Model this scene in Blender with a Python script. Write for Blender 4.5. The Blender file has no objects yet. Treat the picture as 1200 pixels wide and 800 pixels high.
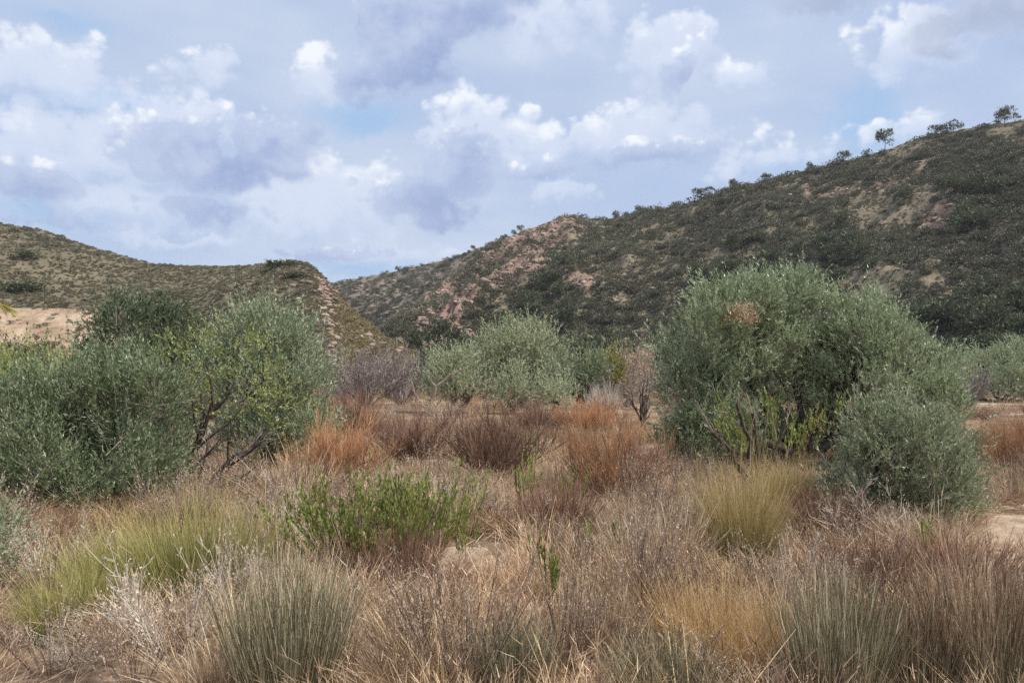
import bpy, math, random
import numpy as np
from mathutils import Vector

# ---------------------------------------------------------------- camera, sky, sun, exposure
SC = bpy.context.scene
COL = SC.collection
R = math.radians
F = 867.0                      # focal length in pixels of the 1200 px wide photograph
CAMZ = 1.75
PITCH = math.atan(38.0 / F)

cam_d = bpy.data.cameras.new('camera')
cam = bpy.data.objects.new('camera', cam_d)
COL.objects.link(cam)
cam.location = (0, 0, CAMZ)
cam.rotation_euler = (math.pi / 2 + PITCH, 0, 0)
cam_d.sensor_width = 36.0
cam_d.lens = 36.0 * F / 1200.0
cam_d.clip_start = 0.05
cam_d.clip_end = 8000
SC.camera = cam

SUN_EL, SUN_AZ = R(56), R(108)          # azimuth clockwise from +Y
sun_d = bpy.data.lights.new('sun', 'SUN')
sun = bpy.data.objects.new('sun', sun_d)
COL.objects.link(sun)
sun_d.energy = 4.6
sun_d.angle = R(7)
sun_d.color = (1.0, 0.95, 0.87)
sdir = Vector((math.sin(SUN_AZ) * math.cos(SUN_EL), math.cos(SUN_AZ) * math.cos(SUN_EL), math.sin(SUN_EL)))
sun.rotation_euler = (-sdir).to_track_quat('-Z', 'Y').to_euler()
sun.location = (40, 20, 60)

SC.view_settings.view_transform = 'Standard'
SC.view_settings.look = 'None'
SC.view_settings.exposure = 0.13
SC.view_settings.gamma = 1.0
SC.view_settings.use_curve_mapping = False
SC.render.engine = 'CYCLES'
SC.cycles.use_denoising = False
SC.cycles.max_bounces = 6
SC.cycles.diffuse_bounces = 3
SC.cycles.transmission_bounces = 3
SC.cycles.glossy_bounces = 2
SC.cycles.caustics_reflective = False
SC.cycles.caustics_refractive = False
SC.cycles.sample_clamp_indirect = 3.0


def lin(c):
    return tuple(((x / 255.0) / 12.92) if x / 255.0 <= 0.04045 else ((x / 255.0 + 0.055) / 1.055) ** 2.4 for x in c[:3]) + (1.0,)


def ray(px, py):
    x, z = (px - 600.0) / F, -(py - 400.0) / F
    cp, sp = math.cos(PITCH), math.sin(PITCH)
    return Vector((x, cp - z * sp, sp + z * cp))


def at(px, py, Y):
    """the point seen at a pixel of the photograph, at distance Y along +Y"""
    d = ray(px, py)
    return Vector((0, 0, CAMZ)) + d * (Y / d.y)


def build_world():
    w = bpy.data.worlds.new('World')
    SC.world = w
    w.use_nodes = True
    nt = w.node_tree
    nt.nodes.clear()
    L = nt.links.new

    def N(tree, t, **k):
        n = tree.nodes.new(t)
        for a, b in k.items():
            setattr(n, a, b)
        return n

    def val(tree, op, a, b=None, c=None, clamp=False):
        n = N(tree, 'ShaderNodeMath', operation=op, use_clamp=clamp)
        for i, s in enumerate((a, b, c)):
            if s is None:
                continue
            if isinstance(s, (int, float)):
                n.inputs[i].default_value = s
            else:
                tree.links.new(s, n.inputs[i])
        return n.outputs[0]

    def vec(tree, op, a, b=None):
        n = N(tree, 'ShaderNodeVectorMath', operation=op)
        for i, s in enumerate((a, b)):
            if s is None:
                continue
            if isinstance(s, (tuple, float, int)):
                n.inputs[i].default_value = s
            else:
                tree.links.new(s, n.inputs[i])
        return n.outputs[0] if op not in ('LENGTH', 'DISTANCE', 'DOT_PRODUCT') else n.outputs[1]

    def smooth(tree, x, a, b):
        n = N(tree, 'ShaderNodeMapRange', interpolation_type='SMOOTHSTEP')
        tree.links.new(x, n.inputs[0])
        n.inputs[1].default_value = a
        n.inputs[2].default_value = b
        return n.outputs[0]

    def mix(tree, f, a, b):
        n = N(tree, 'ShaderNodeMix', data_type='RGBA')
        for s, i in ((f, 0), (a, 6), (b, 7)):
            if isinstance(s, tuple):
                n.inputs[i].default_value = s
            elif isinstance(s, (int, float)):
                n.inputs[i].default_value = s
            else:
                tree.links.new(s, n.inputs[i])
        return n.outputs[2]

    def field(name, blobs):
        """a node group: cloud heaps given by azimuth and elevation, joined"""
        g = bpy.data.node_groups.new(name, 'ShaderNodeTree')
        g.interface.new_socket('P', in_out='INPUT', socket_type='NodeSocketVector')
        g.interface.new_socket('F', in_out='OUTPUT', socket_type='NodeSocketFloat')
        g.interface.new_socket('H', in_out='OUTPUT', socket_type='NodeSocketFloat')     # -1 foot .. 1 head of the heap
        gi, go = g.nodes.new('NodeGroupInput'), g.nodes.new('NodeGroupOutput')
        acc = num = den = None
        for (px, py, rx, ry, s) in blobs:
            d = ray(px, py).normalized()
            c = (math.atan2(d.x, d.y), math.asin(d.z), 0.0)
            q = vec(g, 'SUBTRACT', gi.outputs[0], c)
            q = vec(g, 'MULTIPLY', q, (F / rx, F / ry, 0.0))
            f = val(g, 'SUBTRACT', 1.0, vec(g, 'LENGTH', q))
            f = val(g, 'MULTIPLY', f, s)
            acc = f if acc is None else val(g, 'SMOOTH_MAX', acc, f, 0.12)
            w = val(g, 'MAXIMUM', val(g, 'ADD', f, 0.2), 0.0)
            w = val(g, 'MULTIPLY', w, w)
            y = vec(g, 'DOT_PRODUCT', q, (-0.35, 1.0, 0.0))
            num = val(g, 'MULTIPLY', w, y) if num is None else val(g, 'MULTIPLY_ADD', w, y, num)
            den = val(g, 'ADD', w, 0.001) if den is None else val(g, 'ADD', w, den)
        g.links.new(acc, go.inputs[0])
        g.links.new(val(g, 'DIVIDE', num, den), go.inputs[1])
        return g

    def use(g, p):
        n = N(nt, 'ShaderNodeGroup')
        n.node_tree = g
        L(p, n.inputs[0])
        return n.outputs[0], n.outputs[1]

    tc = N(nt, 'ShaderNodeTexCoord')
    d = vec(nt, 'NORMALIZE', tc.outputs['Generated'])
    sep = N(nt, 'ShaderNodeSeparateXYZ')
    L(d, sep.inputs[0])
    u = val(nt, 'ARCTAN2', sep.outputs[0], sep.outputs[1])
    v = val(nt, 'ARCSINE', sep.outputs[2])
    cmb = N(nt, 'ShaderNodeCombineXYZ')
    L(u, cmb.inputs[0])
    L(v, cmb.inputs[1])
    P = cmb.outputs[0]

    def noise(scale, detail, rough, off=0.0, sq=1.6):
        m = vec(nt, 'MULTIPLY', d, (1.0, 1.0, sq))
        m = vec(nt, 'ADD', m, (off, off * 0.7, off * 1.3))
        n = N(nt, 'ShaderNodeTexNoise')
        L(m, n.inputs['Vector'])
        n.inputs['Scale'].default_value = scale
        n.inputs['Detail'].default_value = detail
        n.inputs['Roughness'].default_value = rough
        return n

    n1 = noise(6.0, 3.0, 0.6)
    warp = vec(nt, 'SUBTRACT', n1.outputs['Color'], (0.5, 0.5, 0.5))
    warp = vec(nt, 'MULTIPLY', warp, (0.085, 0.06, 0.0))
    n2 = noise(30.0, 3.0, 0.62, 3.1, 1.1)
    warp2 = vec(nt, 'SUBTRACT', n2.outputs['Color'], (0.5, 0.5, 0.5))
    warp2 = vec(nt, 'MULTIPLY', warp2, (0.036, 0.036, 0.0))
    PW = vec(nt, 'ADD', vec(nt, 'ADD', P, warp), warp2)
    vo = N(nt, 'ShaderNodeTexVoronoi', feature='F1')
    vo.inputs['Scale'].default_value = 22.0
    vo.inputs['Detail'].default_value = 2.0
    vo.inputs['Roughness'].default_value = 0.6
    L(vec(nt, 'ADD', d, vec(nt, 'MULTIPLY', warp2, (0.5, 0.5, 0.5))), vo.inputs['Vector'])
    puff = val(nt, 'SUBTRACT', 0.42, vo.outputs['Distance'])          # round cauliflower heads
    nf = noise(13.0, 6.0, 0.62, 7.7)
    fine = val(nt, 'SUBTRACT', nf.outputs['Fac'], 0.5)

    dark = field('cloud_bodies', [
        (215, 178, 101, 60, 1), (322, 168, 101, 60, 1), (275, 205, 156, 36, 1), (35, 215, 72, 38, 1),
        (540, 192, 70, 72, 1), (505, 236, 94, 55, 1), (250, 248, 108, 38, .8),
        (472, 40, 92, 92, 1.4), (535, 8, 108, 60, 1.1), (425, 92, 55, 36, .9), (600, -20, 96, 48, 1),
        (800, 92, 55, 53, .7), (765, 182, 132, 31, .8), (640, 208, 91, 34, .7), (370, 292, 132, 22, .7), (85, 262, 108, 19, .6)])
    top = field('high_grey_clouds', [
        (985, -6, 120, 26, 1), (1160, 14, 130, 40, 1), (1095, 58, 60, 18, .8), (1240, 10, 120, 60, 1)])
    bright = field('white_cloud_heads', [
        (45, 75, 121, 55, .9), (110, 98, 94, 33, .8), (232, 80, 81, 30, .8), (374, 98, 54, 49, .9),
        (95, 172, 175, 69, 1), (225, 152, 121, 63, 1), (385, 235, 175, 80, 1.1), (320, 255, 81, 77, .9),
        (225, 286, 121, 15, .9), (665, 228, 75, 28, .9), (865, 92, 48, 30, .9), (778, 64, 83, 69, 1),
        (740, 158, 161, 57, 1), (900, 195, 121, 47, .7), (550, 160, 88, 85, 1), (650, 28, 148, 77, .7), (612, 131, 27, 15, .8),
        (1085, 46, 108, 63, 1), (1060, 152, 88, 28, .7), (620, 178, 121, 55, .9), (480, 298, 161, 25, .7), (160, 245, 161, 55, .8)])
    blue = field('clear_gaps', [
        (1012, 142, 64, 56, 1), (430, 140, 100, 30, .9), (150, 118, 110, 18, .9), (70, 14, 90, 26, .6), (930, 200, 60, 30, .6),
        (60, 250, 100, 24, .7), (430, 312, 140, 20, .6)])

    def heap(g, kp, kf, crisp, soft, k_alpha, c, dark_c, mid_c, lit_c, h0, h1):
        """lay one family of heaps over c: crisp lit heads, feet that melt into the veil"""
        f, h = use(g, PW)
        x = val(nt, 'ADD', f, val(nt, 'MULTIPLY', puff, kp))
        x = val(nt, 'ADD', x, val(nt, 'MULTIPLY', fine, kf))
        head = smooth(nt, h, -0.5, 0.35)
        a = mixf(head, smooth(nt, x, 0.0, soft), smooth(nt, x, 0.0, crisp))
        hh = val(nt, 'ADD', h, val(nt, 'MULTIPLY', puff, 0.45))
        hh = val(nt, 'ADD', hh, val(nt, 'MULTIPLY', fine, 1.5))
        body = mix(nt, smooth(nt, hh, h0 - 0.9, h0), dark_c, mid_c)
        body = mix(nt, smooth(nt, hh, h0, h1), body, lit_c)
        return mix(nt, val(nt, 'MULTIPLY', a, k_alpha), c, body)

    def mixf(f, a, b):
        n = N(nt, 'ShaderNodeMix', data_type='FLOAT')
        L(f, n.inputs[0]); L(a, n.inputs[2]); L(b, n.inputs[3])
        return n.outputs[0]

    sky = N(nt, 'ShaderNodeTexSky', sky_type='NISHITA')
    sky.sun_disc = False
    sky.sun_elevation = SUN_EL
    sky.sun_rotation = SUN_AZ
    sky.air_density = 1.0
    sky.dust_density = 1.5
    K = 10.0                                       # the Background node below runs at 1 / K

    def cl(r, g_, b):
        c = lin((r, g_, b))
        return (c[0] * K, c[1] * K, c[2] * K, 1.0)

    nv = noise(3.2, 3.0, 0.55, 11.0, 2.6)
    veil = mix(nt, smooth(nt, nv.outputs['Fac'], 0.32, 0.68), cl(180, 198, 229), cl(202, 214, 235))
    c = mix(nt, 0.88, sky.outputs[0], veil)        # thin high cloud over the blue
    fb = val(nt, 'ADD', use(blue, PW)[0], val(nt, 'MULTIPLY', fine, .5))
    c = mix(nt, val(nt, 'MULTIPLY', smooth(nt, fb, 0.0, 0.8), 0.75), c, cl(152, 188, 226))
    c = heap(bright, .45, 1.0, .28, .75, .92, c, cl(194, 207, 233), cl(210, 220, 239), cl(240, 244, 250), -.1, .5)
    c = heap(dark, .50, .85, .20, .55, .94, c, cl(150, 167, 207), cl(186, 199, 226), cl(240, 244, 250), .15, .6)
    c = heap(top, .4, .9, .4, .7, .9, c, cl(164, 177, 204), cl(184, 195, 217), cl(228, 233, 242), .3, 1.0)

    bg = N(nt, 'ShaderNodeBackground')
    bg.inputs['Strength'].default_value = 1.0 / K
    L(c, bg.inputs['Color'])
    out = N(nt, 'ShaderNodeOutputWorld')
    L(bg.outputs[0], out.inputs[0])
    w.cycles.sampling_method = 'NONE'          # an even, clouded sky: plain path sampling finds it well


build_world()

# ---------------------------------------------------------------- small tools
rng = np.random.default_rng(11)


def unit(a):
    return a / np.maximum(np.linalg.norm(a, axis=-1, keepdims=True), 1e-9)


def hash2(ix, iy, seed):
    h = (ix.astype(np.int64) * 374761393 + iy.astype(np.int64) * 668265263 + seed * 1442695041) & 0xFFFFFFFF
    h = ((h ^ (h >> 13)) * 1274126177) & 0xFFFFFFFF
    h = h ^ (h >> 16)
    return (h & 0xFFFF) / 65535.0


def vnoise(x, y, seed=0):
    x, y = np.asarray(x, float), np.asarray(y, float)
    ix, iy = np.floor(x), np.floor(y)
    fx, fy = x - ix, y - iy
    fx, fy = fx * fx * (3 - 2 * fx), fy * fy * (3 - 2 * fy)
    a, b = hash2(ix, iy, seed), hash2(ix + 1, iy, seed)
    c, d = hash2(ix, iy + 1, seed), hash2(ix + 1, iy + 1, seed)
    return (a * (1 - fx) + b * fx) * (1 - fy) + (c * (1 - fx) + d * fx) * fy


def fbm(x, y, seed=0, octs=5, gain=0.5, ridged=False):
    s, amp, tot = 0.0, 1.0, 0.0
    for k in range(octs):
        n = vnoise(np.asarray(x) * 2 ** k + 17.3 * k, np.asarray(y) * 2 ** k - 9.1 * k, seed + k)
        if ridged:
            n = 1 - np.abs(2 * n - 1)
        s = s + amp * n
        tot += amp
        amp *= gain
    return s / tot


def ground_z(x, y):
    """gently uneven dry plain; the camera stands on its zero level"""
    x, y = np.asarray(x, float), np.asarray(y, float)
    z = (fbm(x * 0.16, y * 0.16, 5, 3) - 0.5) * 0.34 + (fbm(x * 0.7, y * 0.7, 8, 3) - 0.5) * 0.10
    return z * np.clip((np.hypot(x, y) - 1.0) / 4.0, 0, 1)


def gpos(px, py):
    """where the ray through a pixel meets the plain"""
    d = ray(px, py)
    t = CAMZ / -d.z
    p = Vector((d.x * t, d.y * t, 0))
    p.z = float(ground_z(p.x, p.y))
    return p


class Geo:
    """collects vertices, quads and per-vertex values v (random per piece) and t (0 base .. 1 tip)"""

    def __init__(self):
        self.V, self.Q, self.v, self.t, self.n = [], [], [], [], 0

    def add(self, V, Q, v, t):
        self.V.append(V.reshape(-1, 3))
        self.Q.append(Q.reshape(-1, 4) + self.n)
        self.v.append(v.ravel())
        self.t.append(t.ravel())
        self.n += V.reshape(-1, 3).shape[0]

    def mesh(self, name, smooth=False):
        V, Q = np.concatenate(self.V), np.concatenate(self.Q)
        me = bpy.data.meshes.new(name)
        me.vertices.add(len(V))
        me.vertices.foreach_set('co', V.astype(np.float32).ravel())
        me.loops.add(Q.size)
        me.loops.foreach_set('vertex_index', Q.astype(np.int32).ravel())
        me.polygons.add(len(Q))
        me.polygons.foreach_set('loop_start', np.arange(0, Q.size, 4, dtype=np.int32))
        for nm, a in (('v', self.v), ('t', self.t)):
            at_ = me.attributes.new(nm, 'FLOAT', 'POINT')
            at_.data.foreach_set('value', np.concatenate(a).astype(np.float32))
        me.update(calc_edges=True)
        if smooth:
            me.polygons.foreach_set('use_smooth', np.ones(len(Q), dtype=bool))
        return me


class Stems:
    """curved stems: p(s) = base + L (dir s + bend s^2)"""

    def __init__(self, base, dir_, L, bend, v, r):
        self.base, self.dir, self.L, self.bend, self.v, self.r = base, unit(dir_), L, bend, v, r

    def __len__(self):
        return len(self.L)

    def p(self, i, s):
        return self.base[i] + self.L[i][:, None] * (self.dir[i] * s[:, None] + self.bend[i] * (s ** 2)[:, None])

    def tan(self, i, s):
        return unit(self.dir[i] + 2 * self.bend[i] * s[:, None])


def rvec(r, n):
    return unit(r.normal(size=(n, 3)))


def children(r, S, n_per, s0, s1, spread, ratio, rad=0.6, up=0.1, bend=0.15):
    n = int(len(S) * n_per)
    i = r.integers(0, len(S), n)
    s = r.uniform(s0, s1, n)
    base = S.p(i, s)
    dr = unit(S.tan(i, s) + rvec(r, n) * spread + np.array([0, 0, up]))
    L = S.L[i] * r.uniform(0.6, 1.2, n) * ratio * (1.15 - 0.5 * s)
    b = rvec(r, n) * bend + np.array([0, 0, up * 0.6])
    return Stems(base, dr, L, b, np.clip(S.v[i] + r.normal(0, .12, n), 0, 1), S.r[i] * rad)


def add_blades(g, r, S, nseg=3, taper=0.9, flat=True, tlo=0.0, thi=1.0):
    """thin tapering strips along the stems"""
    n = len(S)
    ii = np.arange(n)
    sv = unit(np.cross(S.dir, rvec(r, n)))
    ks = np.linspace(0, 1, nseg + 1)
    pts = []
    for k in ks:
        c = S.p(ii, np.full(n, k))
        w = (S.r * (1 - taper * k ** 1.3))[:, None] * sv
        pts.append(np.stack([c - w, c + w], 1))
    V = np.stack(pts, 1)                                        # n, seg+1, 2, 3
    o = np.arange(n)[:, None] * (2 * (nseg + 1)) + np.arange(nseg)[None, :] * 2
    Q = np.stack([o, o + 1, o + 3, o + 2], -1)
    v = np.broadcast_to(S.v[:, None, None], (n, nseg + 1, 2))
    t = np.broadcast_to((tlo + ks * (thi - tlo))[None, :, None], (n, nseg + 1, 2))
    g.add(V, Q, v, t)


def add_tubes(g, r, S, r1=0.35, nseg=4, sides=5, wob=0.0):
    n = len(S)
    ii = np.arange(n)
    a = unit(np.cross(S.dir, rvec(r, n)))
    b = np.cross(S.dir, a)
    ks = np.linspace(0, 1, nseg + 1)
    ang = np.linspace(0, 2 * math.pi, sides, endpoint=False)
    rings = []
    for k in ks:
        c = S.p(ii, np.full(n, k)) + (r.normal(size=(n, 3)) * (S.L * wob)[:, None] if 0 < k < 1 else 0)
        rad = S.r * (1 - (1 - r1) * k)
        ring = c[:, None, :] + rad[:, None, None] * (np.cos(ang)[None, :, None] * a[:, None, :] + np.sin(ang)[None, :, None] * b[:, None, :])
        rings.append(ring)
    V = np.stack(rings, 1)
    o = (np.arange(n)[:, None, None] * (nseg + 1) + np.arange(nseg)[None, :, None]) * sides
    s0 = np.arange(sides)[None, None, :]
    s1 = (s0 + 1) % sides
    Q = np.stack(np.broadcast_arrays(o + s0, o + s1, o + sides + s1, o + sides + s0), -1)
    v = np.broadcast_to(S.v[:, None, None], (n, nseg + 1, sides))
    t = np.broadcast_to(ks[None, :, None], (n, nseg + 1, sides))
    g.add(V, Q, v, t)


def add_leaves(g, r, S, n_per, s0, s1, ll, lw, angle=0.8, up=0.2, tval=None):
    n = int(len(S) * n_per)
    i = r.integers(0, len(S), n)
    s = r.uniform(s0, s1, n)
    base = S.p(i, s)
    d = unit(S.tan(i, s) + rvec(r, n) * angle + np.array([0, 0, up]))
    w = unit(np.cross(d, rvec(r, n)))
    nrm = np.cross(d, w)
    l = (r.uniform(0.65, 1.25, n) * ll)[:, None]
    hw = (r.uniform(0.7, 1.2, n) * lw * 0.5)[:, None]
    V = np.stack([base, base + d * l * 0.45 + w * hw + nrm * l * 0.06, base + d * l, base + d * l * 0.45 - w * hw + nrm * l * 0.06], 1)
    Q = np.arange(n * 4).reshape(n, 4)
    v = np.clip(S.v[i] * 0.55 + r.uniform(0, 0.45, n), 0, 1)
    g.add(V, Q, np.repeat(v, 4), np.repeat(s if tval is None else np.full(n, tval), 4))


# ---------------------------------------------------------------- materials
def new_mat(name):
    m = bpy.data.materials.new(name)
    m.use_nodes = True
    m.node_tree.nodes.clear()
    return m, m.node_tree


def ramp(nt, stops):
    n = nt.nodes.new('ShaderNodeValToRGB')
    e = n.color_ramp.elements
    while len(e) < len(stops):
        e.new(0.5)
    for k, (p, c) in enumerate(stops):
        e[k].position = p
        e[k].color = lin(c)
    return n


def attr(nt, name, kind='GEOMETRY'):
    n = nt.nodes.new('ShaderNodeAttribute')
    n.attribute_name = name
    n.attribute_type = kind
    return n


def leaf_mat(name, cols, tip=None, tip_at=(0.4, 1.0), transl=0.25, rough=0.55, jitter=0.18, spec=0.25, inst=False):
    """colour from the piece's own random value, tip colour towards the ends, a little light through the leaf"""
    m, nt = new_mat(name)
    L = nt.links.new
    va = attr(nt, 'v')
    rp = ramp(nt, cols)
    L(va.outputs['Fac'], rp.inputs[0])
    c = rp.outputs[0]
    if tip:
        ta = attr(nt, 't')
        mr = nt.nodes.new('ShaderNodeMapRange')
        L(ta.outputs['Fac'], mr.inputs[0])
        mr.inputs[1].default_value, mr.inputs[2].default_value = tip_at
        mx = nt.nodes.new('ShaderNodeMix')
        mx.data_type = 'RGBA'
        L(mr.outputs[0], mx.inputs[0])
        L(c, mx.inputs[6])
        rp2 = ramp(nt, tip)
        L(va.outputs['Fac'], rp2.inputs[0])
        L(rp2.outputs[0], mx.inputs[7])
        c = mx.outputs[2]
    # each plant differs a little from the next
    if inst:
        oi = attr(nt, 'tint', 'INSTANCER').outputs['Fac']
    else:
        oi = nt.nodes.new('ShaderNodeObjectInfo').outputs['Random']
    hs = nt.nodes.new('ShaderNodeHueSaturation')
    mv = nt.nodes.new('ShaderNodeMapRange')
    L(oi, mv.inputs[0])
    mv.inputs[3].default_value, mv.inputs[4].default_value = 1 - jitter, 1 + jitter
    L(mv.outputs[0], hs.inputs['Value'])
    L(c, hs.inputs['Color'])
    c = hs.outputs[0]
    bs = nt.nodes.new('ShaderNodeBsdfPrincipled')
    L(c, bs.inputs['Base Color'])
    bs.inputs['Roughness'].default_value = rough
    bs.inputs['Specular IOR Level'].default_value = spec
    sh = bs.outputs[0]
    if transl > 0:
        tr = nt.nodes.new('ShaderNodeBsdfTranslucent')
        L(c, tr.inputs['Color'])
        ms = nt.nodes.new('ShaderNodeMixShader')
        ms.inputs[0].default_value = transl
        L(sh, ms.inputs[1])
        L(tr.outputs[0], ms.inputs[2])
        sh = ms.outputs[0]
    o = nt.nodes.new('ShaderNodeOutputMaterial')
    L(sh, o.inputs[0])
    return m


def bark_mat(name, a, b, scale=14.0):
    m, nt = new_mat(name)
    L = nt.links.new
    tc = nt.nodes.new('ShaderNodeTexCoord')
    n = nt.nodes.new('ShaderNodeTexNoise')
    n.inputs['Scale'].default_value = scale
    n.inputs['Detail'].default_value = 6
    L(tc.outputs['Object'], n.inputs['Vector'])
    rp = ramp(nt, [(0.3, a), (0.7, b)])
    L(n.outputs['Fac'], rp.inputs[0])
    bs = nt.nodes.new('ShaderNodeBsdfPrincipled')
    L(rp.outputs[0], bs.inputs['Base Color'])
    bs.inputs['Roughness'].default_value = 0.9
    bs.inputs['Specular IOR Level'].default_value = 0.1
    bp = nt.nodes.new('ShaderNodeBump')
    bp.inputs['Strength'].default_value = 0.5
    bp.inputs['Distance'].default_value = 0.01
    L(n.outputs['Fac'], bp.inputs['Height'])
    L(bp.outputs[0], bs.inputs['Normal'])
    o = nt.nodes.new('ShaderNodeOutputMaterial')
    L(bs.outputs[0], o.inputs[0])
    return m


M = {}
M['olive'] = leaf_mat('olive leaf', [(0, (104, 118, 86)), (.4, (144, 157, 120)), (.75, (182, 191, 156)), (1, (222, 225, 196))], transl=.25, rough=.4, spec=.5)
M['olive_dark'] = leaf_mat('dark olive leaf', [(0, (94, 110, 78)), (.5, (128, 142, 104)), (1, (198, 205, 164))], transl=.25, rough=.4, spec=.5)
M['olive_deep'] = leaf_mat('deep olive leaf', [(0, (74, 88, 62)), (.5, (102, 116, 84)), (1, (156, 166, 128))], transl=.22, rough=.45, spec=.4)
M['olive_grey'] = leaf_mat('grey olive leaf', [(0, (120, 131, 98)), (.5, (166, 175, 137)), (1, (228, 230, 198))], transl=.25, rough=.4, spec=.5)
M['olive_lime'] = leaf_mat('yellow green leaf', [(0, (122, 127, 76)), (.5, (156, 161, 98)), (1, (198, 200, 134))], transl=.3)
M['green'] = leaf_mat('bright green leaf', [(0, (104, 116, 52)), (.5, (138, 150, 74)), (1, (182, 188, 106))], transl=.3)
M['yellow'] = leaf_mat('yellowing leaf', [(0, (156, 154, 76)), (1, (198, 190, 104))], transl=.3)
M['mid_olive'] = leaf_mat('far olive leaf', [(0, (122, 130, 100)), (.5, (160, 166, 132)), (1, (210, 210, 178))], transl=.25)
M['bark'] = bark_mat('dark bark', (58, 50, 44), (104, 92, 82))
M['bark_grey'] = bark_mat('weathered grey wood', (112, 100, 88), (168, 154, 138))
M['bark_pale'] = bark_mat('bleached dead wood', (150, 140, 126), (206, 196, 180))
M['twig'] = leaf_mat('grey twig', [(0, (124, 112, 102)), (1, (178, 164, 148))], transl=0, rough=.8)
M['twig_pale'] = leaf_mat('bleached twig', [(0, (170, 156, 140)), (1, (226, 216, 200))], transl=0, rough=.8)
M['twig_purple'] = leaf_mat('purple grey twig', [(0, (112, 100, 98)), (1, (176, 164, 156))], transl=0, rough=.8)
M['stem_dark'] = leaf_mat('dark stem', [(0, (96, 80, 70)), (1, (148, 124, 106))], transl=0, rough=.8)
M['rust'] = leaf_mat('rust twig', [(0, (130, 102, 80)), (1, (176, 138, 108))], tip=[(0, (174, 124, 86)), (1, (218, 168, 122))], tip_at=(.2, .9), transl=.12, rough=.8)
M['redbrown'] = leaf_mat('red brown twig', [(0, (98, 78, 66)), (1, (146, 120, 102))], tip=[(0, (116, 82, 66)), (1, (180, 140, 114))], transl=.1, rough=.8)
M['broom'] = leaf_mat('green yellow broom stem', [(0, (78, 90, 42)), (1, (136, 140, 78))], tip=[(0, (138, 134, 74)), (1, (216, 200, 134))], tip_at=(.3, 1), transl=.15)
M['broom_gold'] = leaf_mat('golden broom stem', [(0, (98, 104, 66)), (1, (160, 152, 104))], tip=[(0, (168, 144, 90)), (1, (228, 202, 144))], tip_at=(.25, .95), transl=.15)
M['reed'] = leaf_mat('grey green rush', [(0, (84, 82, 62)), (.5, (134, 128, 98)), (.8, (182, 170, 138)), (1, (228, 214, 184))], transl=.1)
M['reed_red'] = leaf_mat('rush with brown tips', [(0, (82, 80, 62)), (.6, (140, 132, 106)), (1, (212, 198, 168))], tip=[(0, (104, 80, 62)), (1, (184, 150, 120))], tip_at=(.55, .95), transl=.1)
M['gold'] = leaf_mat('golden straw', [(0, (182, 148, 100)), (1, (228, 198, 148))], transl=.15, rough=.7)
M['straw'] = leaf_mat('pale straw', [(0, (132, 108, 84)), (.5, (186, 162, 132)), (1, (236, 218, 190))], transl=.15, rough=.7)
M['seed'] = leaf_mat('dry seed head', [(0, (164, 142, 122)), (1, (218, 200, 176))], transl=.1, rough=.8)
M['grass'] = leaf_mat('dry pink grass', [(0, (108, 80, 62)), (.5, (188, 156, 126)), (1, (246, 224, 190))], transl=.15, rough=.7, inst=True, jitter=.35)
M['grass_straw'] = leaf_mat('dry straw grass', [(0, (120, 92, 64)), (.5, (188, 154, 112)), (1, (242, 218, 174))], transl=.15, rough=.7, inst=True, jitter=.35)
M['grass_brown'] = leaf_mat('dry brown stalk', [(0, (82, 62, 50)), (1, (190, 156, 130))], transl=.1, rough=.7, inst=True, jitter=.3)
M['hill_bush'] = leaf_mat('hillside bush leaf', [(0, (82, 83, 68)), (.5, (106, 105, 86)), (1, (140, 135, 110))], transl=.15, inst=True, jitter=.3)
M['hill_tussock'] = leaf_mat('hillside tussock', [(0, (92, 90, 72)), (.5, (122, 115, 92)), (1, (172, 160, 130))], transl=.1, inst=True, jitter=.35)
M['spur_tussock'] = leaf_mat('golden hillside tussock', [(0, (118, 108, 78)), (.5, (154, 140, 102)), (1, (196, 178, 136))], transl=.1, inst=True, jitter=.3)
M['pine'] = leaf_mat('pine needle clump', [(0, (76, 82, 62)), (.5, (96, 102, 76)), (1, (128, 132, 98))], transl=.15, jitter=.25)
M['pine_far'] = leaf_mat('ridge pine clump', [(0, (84, 88, 70)), (1, (124, 126, 98))], transl=.15, jitter=.2)
M['palm'] = leaf_mat('palm frond', [(0, (128, 130, 60)), (1, (190, 172, 92))], transl=.25)


def rock_mat(name):
    m, nt = new_mat(name)
    L = nt.links.new
    va = attr(nt, 'v')
    ti = attr(nt, 'tint', 'INSTANCER')
    rp = ramp(nt, [(0, (116, 100, 92)), (.5, (146, 126, 114)), (1, (176, 156, 140))])
    L(ti.outputs['Fac'], rp.inputs[0])
    bs = nt.nodes.new('ShaderNodeBsdfPrincipled')
    L(rp.outputs[0], bs.inputs['Base Color'])
    bs.inputs['Roughness'].default_value = .9
    o = nt.nodes.new('ShaderNodeOutputMaterial')
    L(bs.outputs[0], o.inputs[0])
    return m


M['rock'] = rock_mat('hillside rock')


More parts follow.
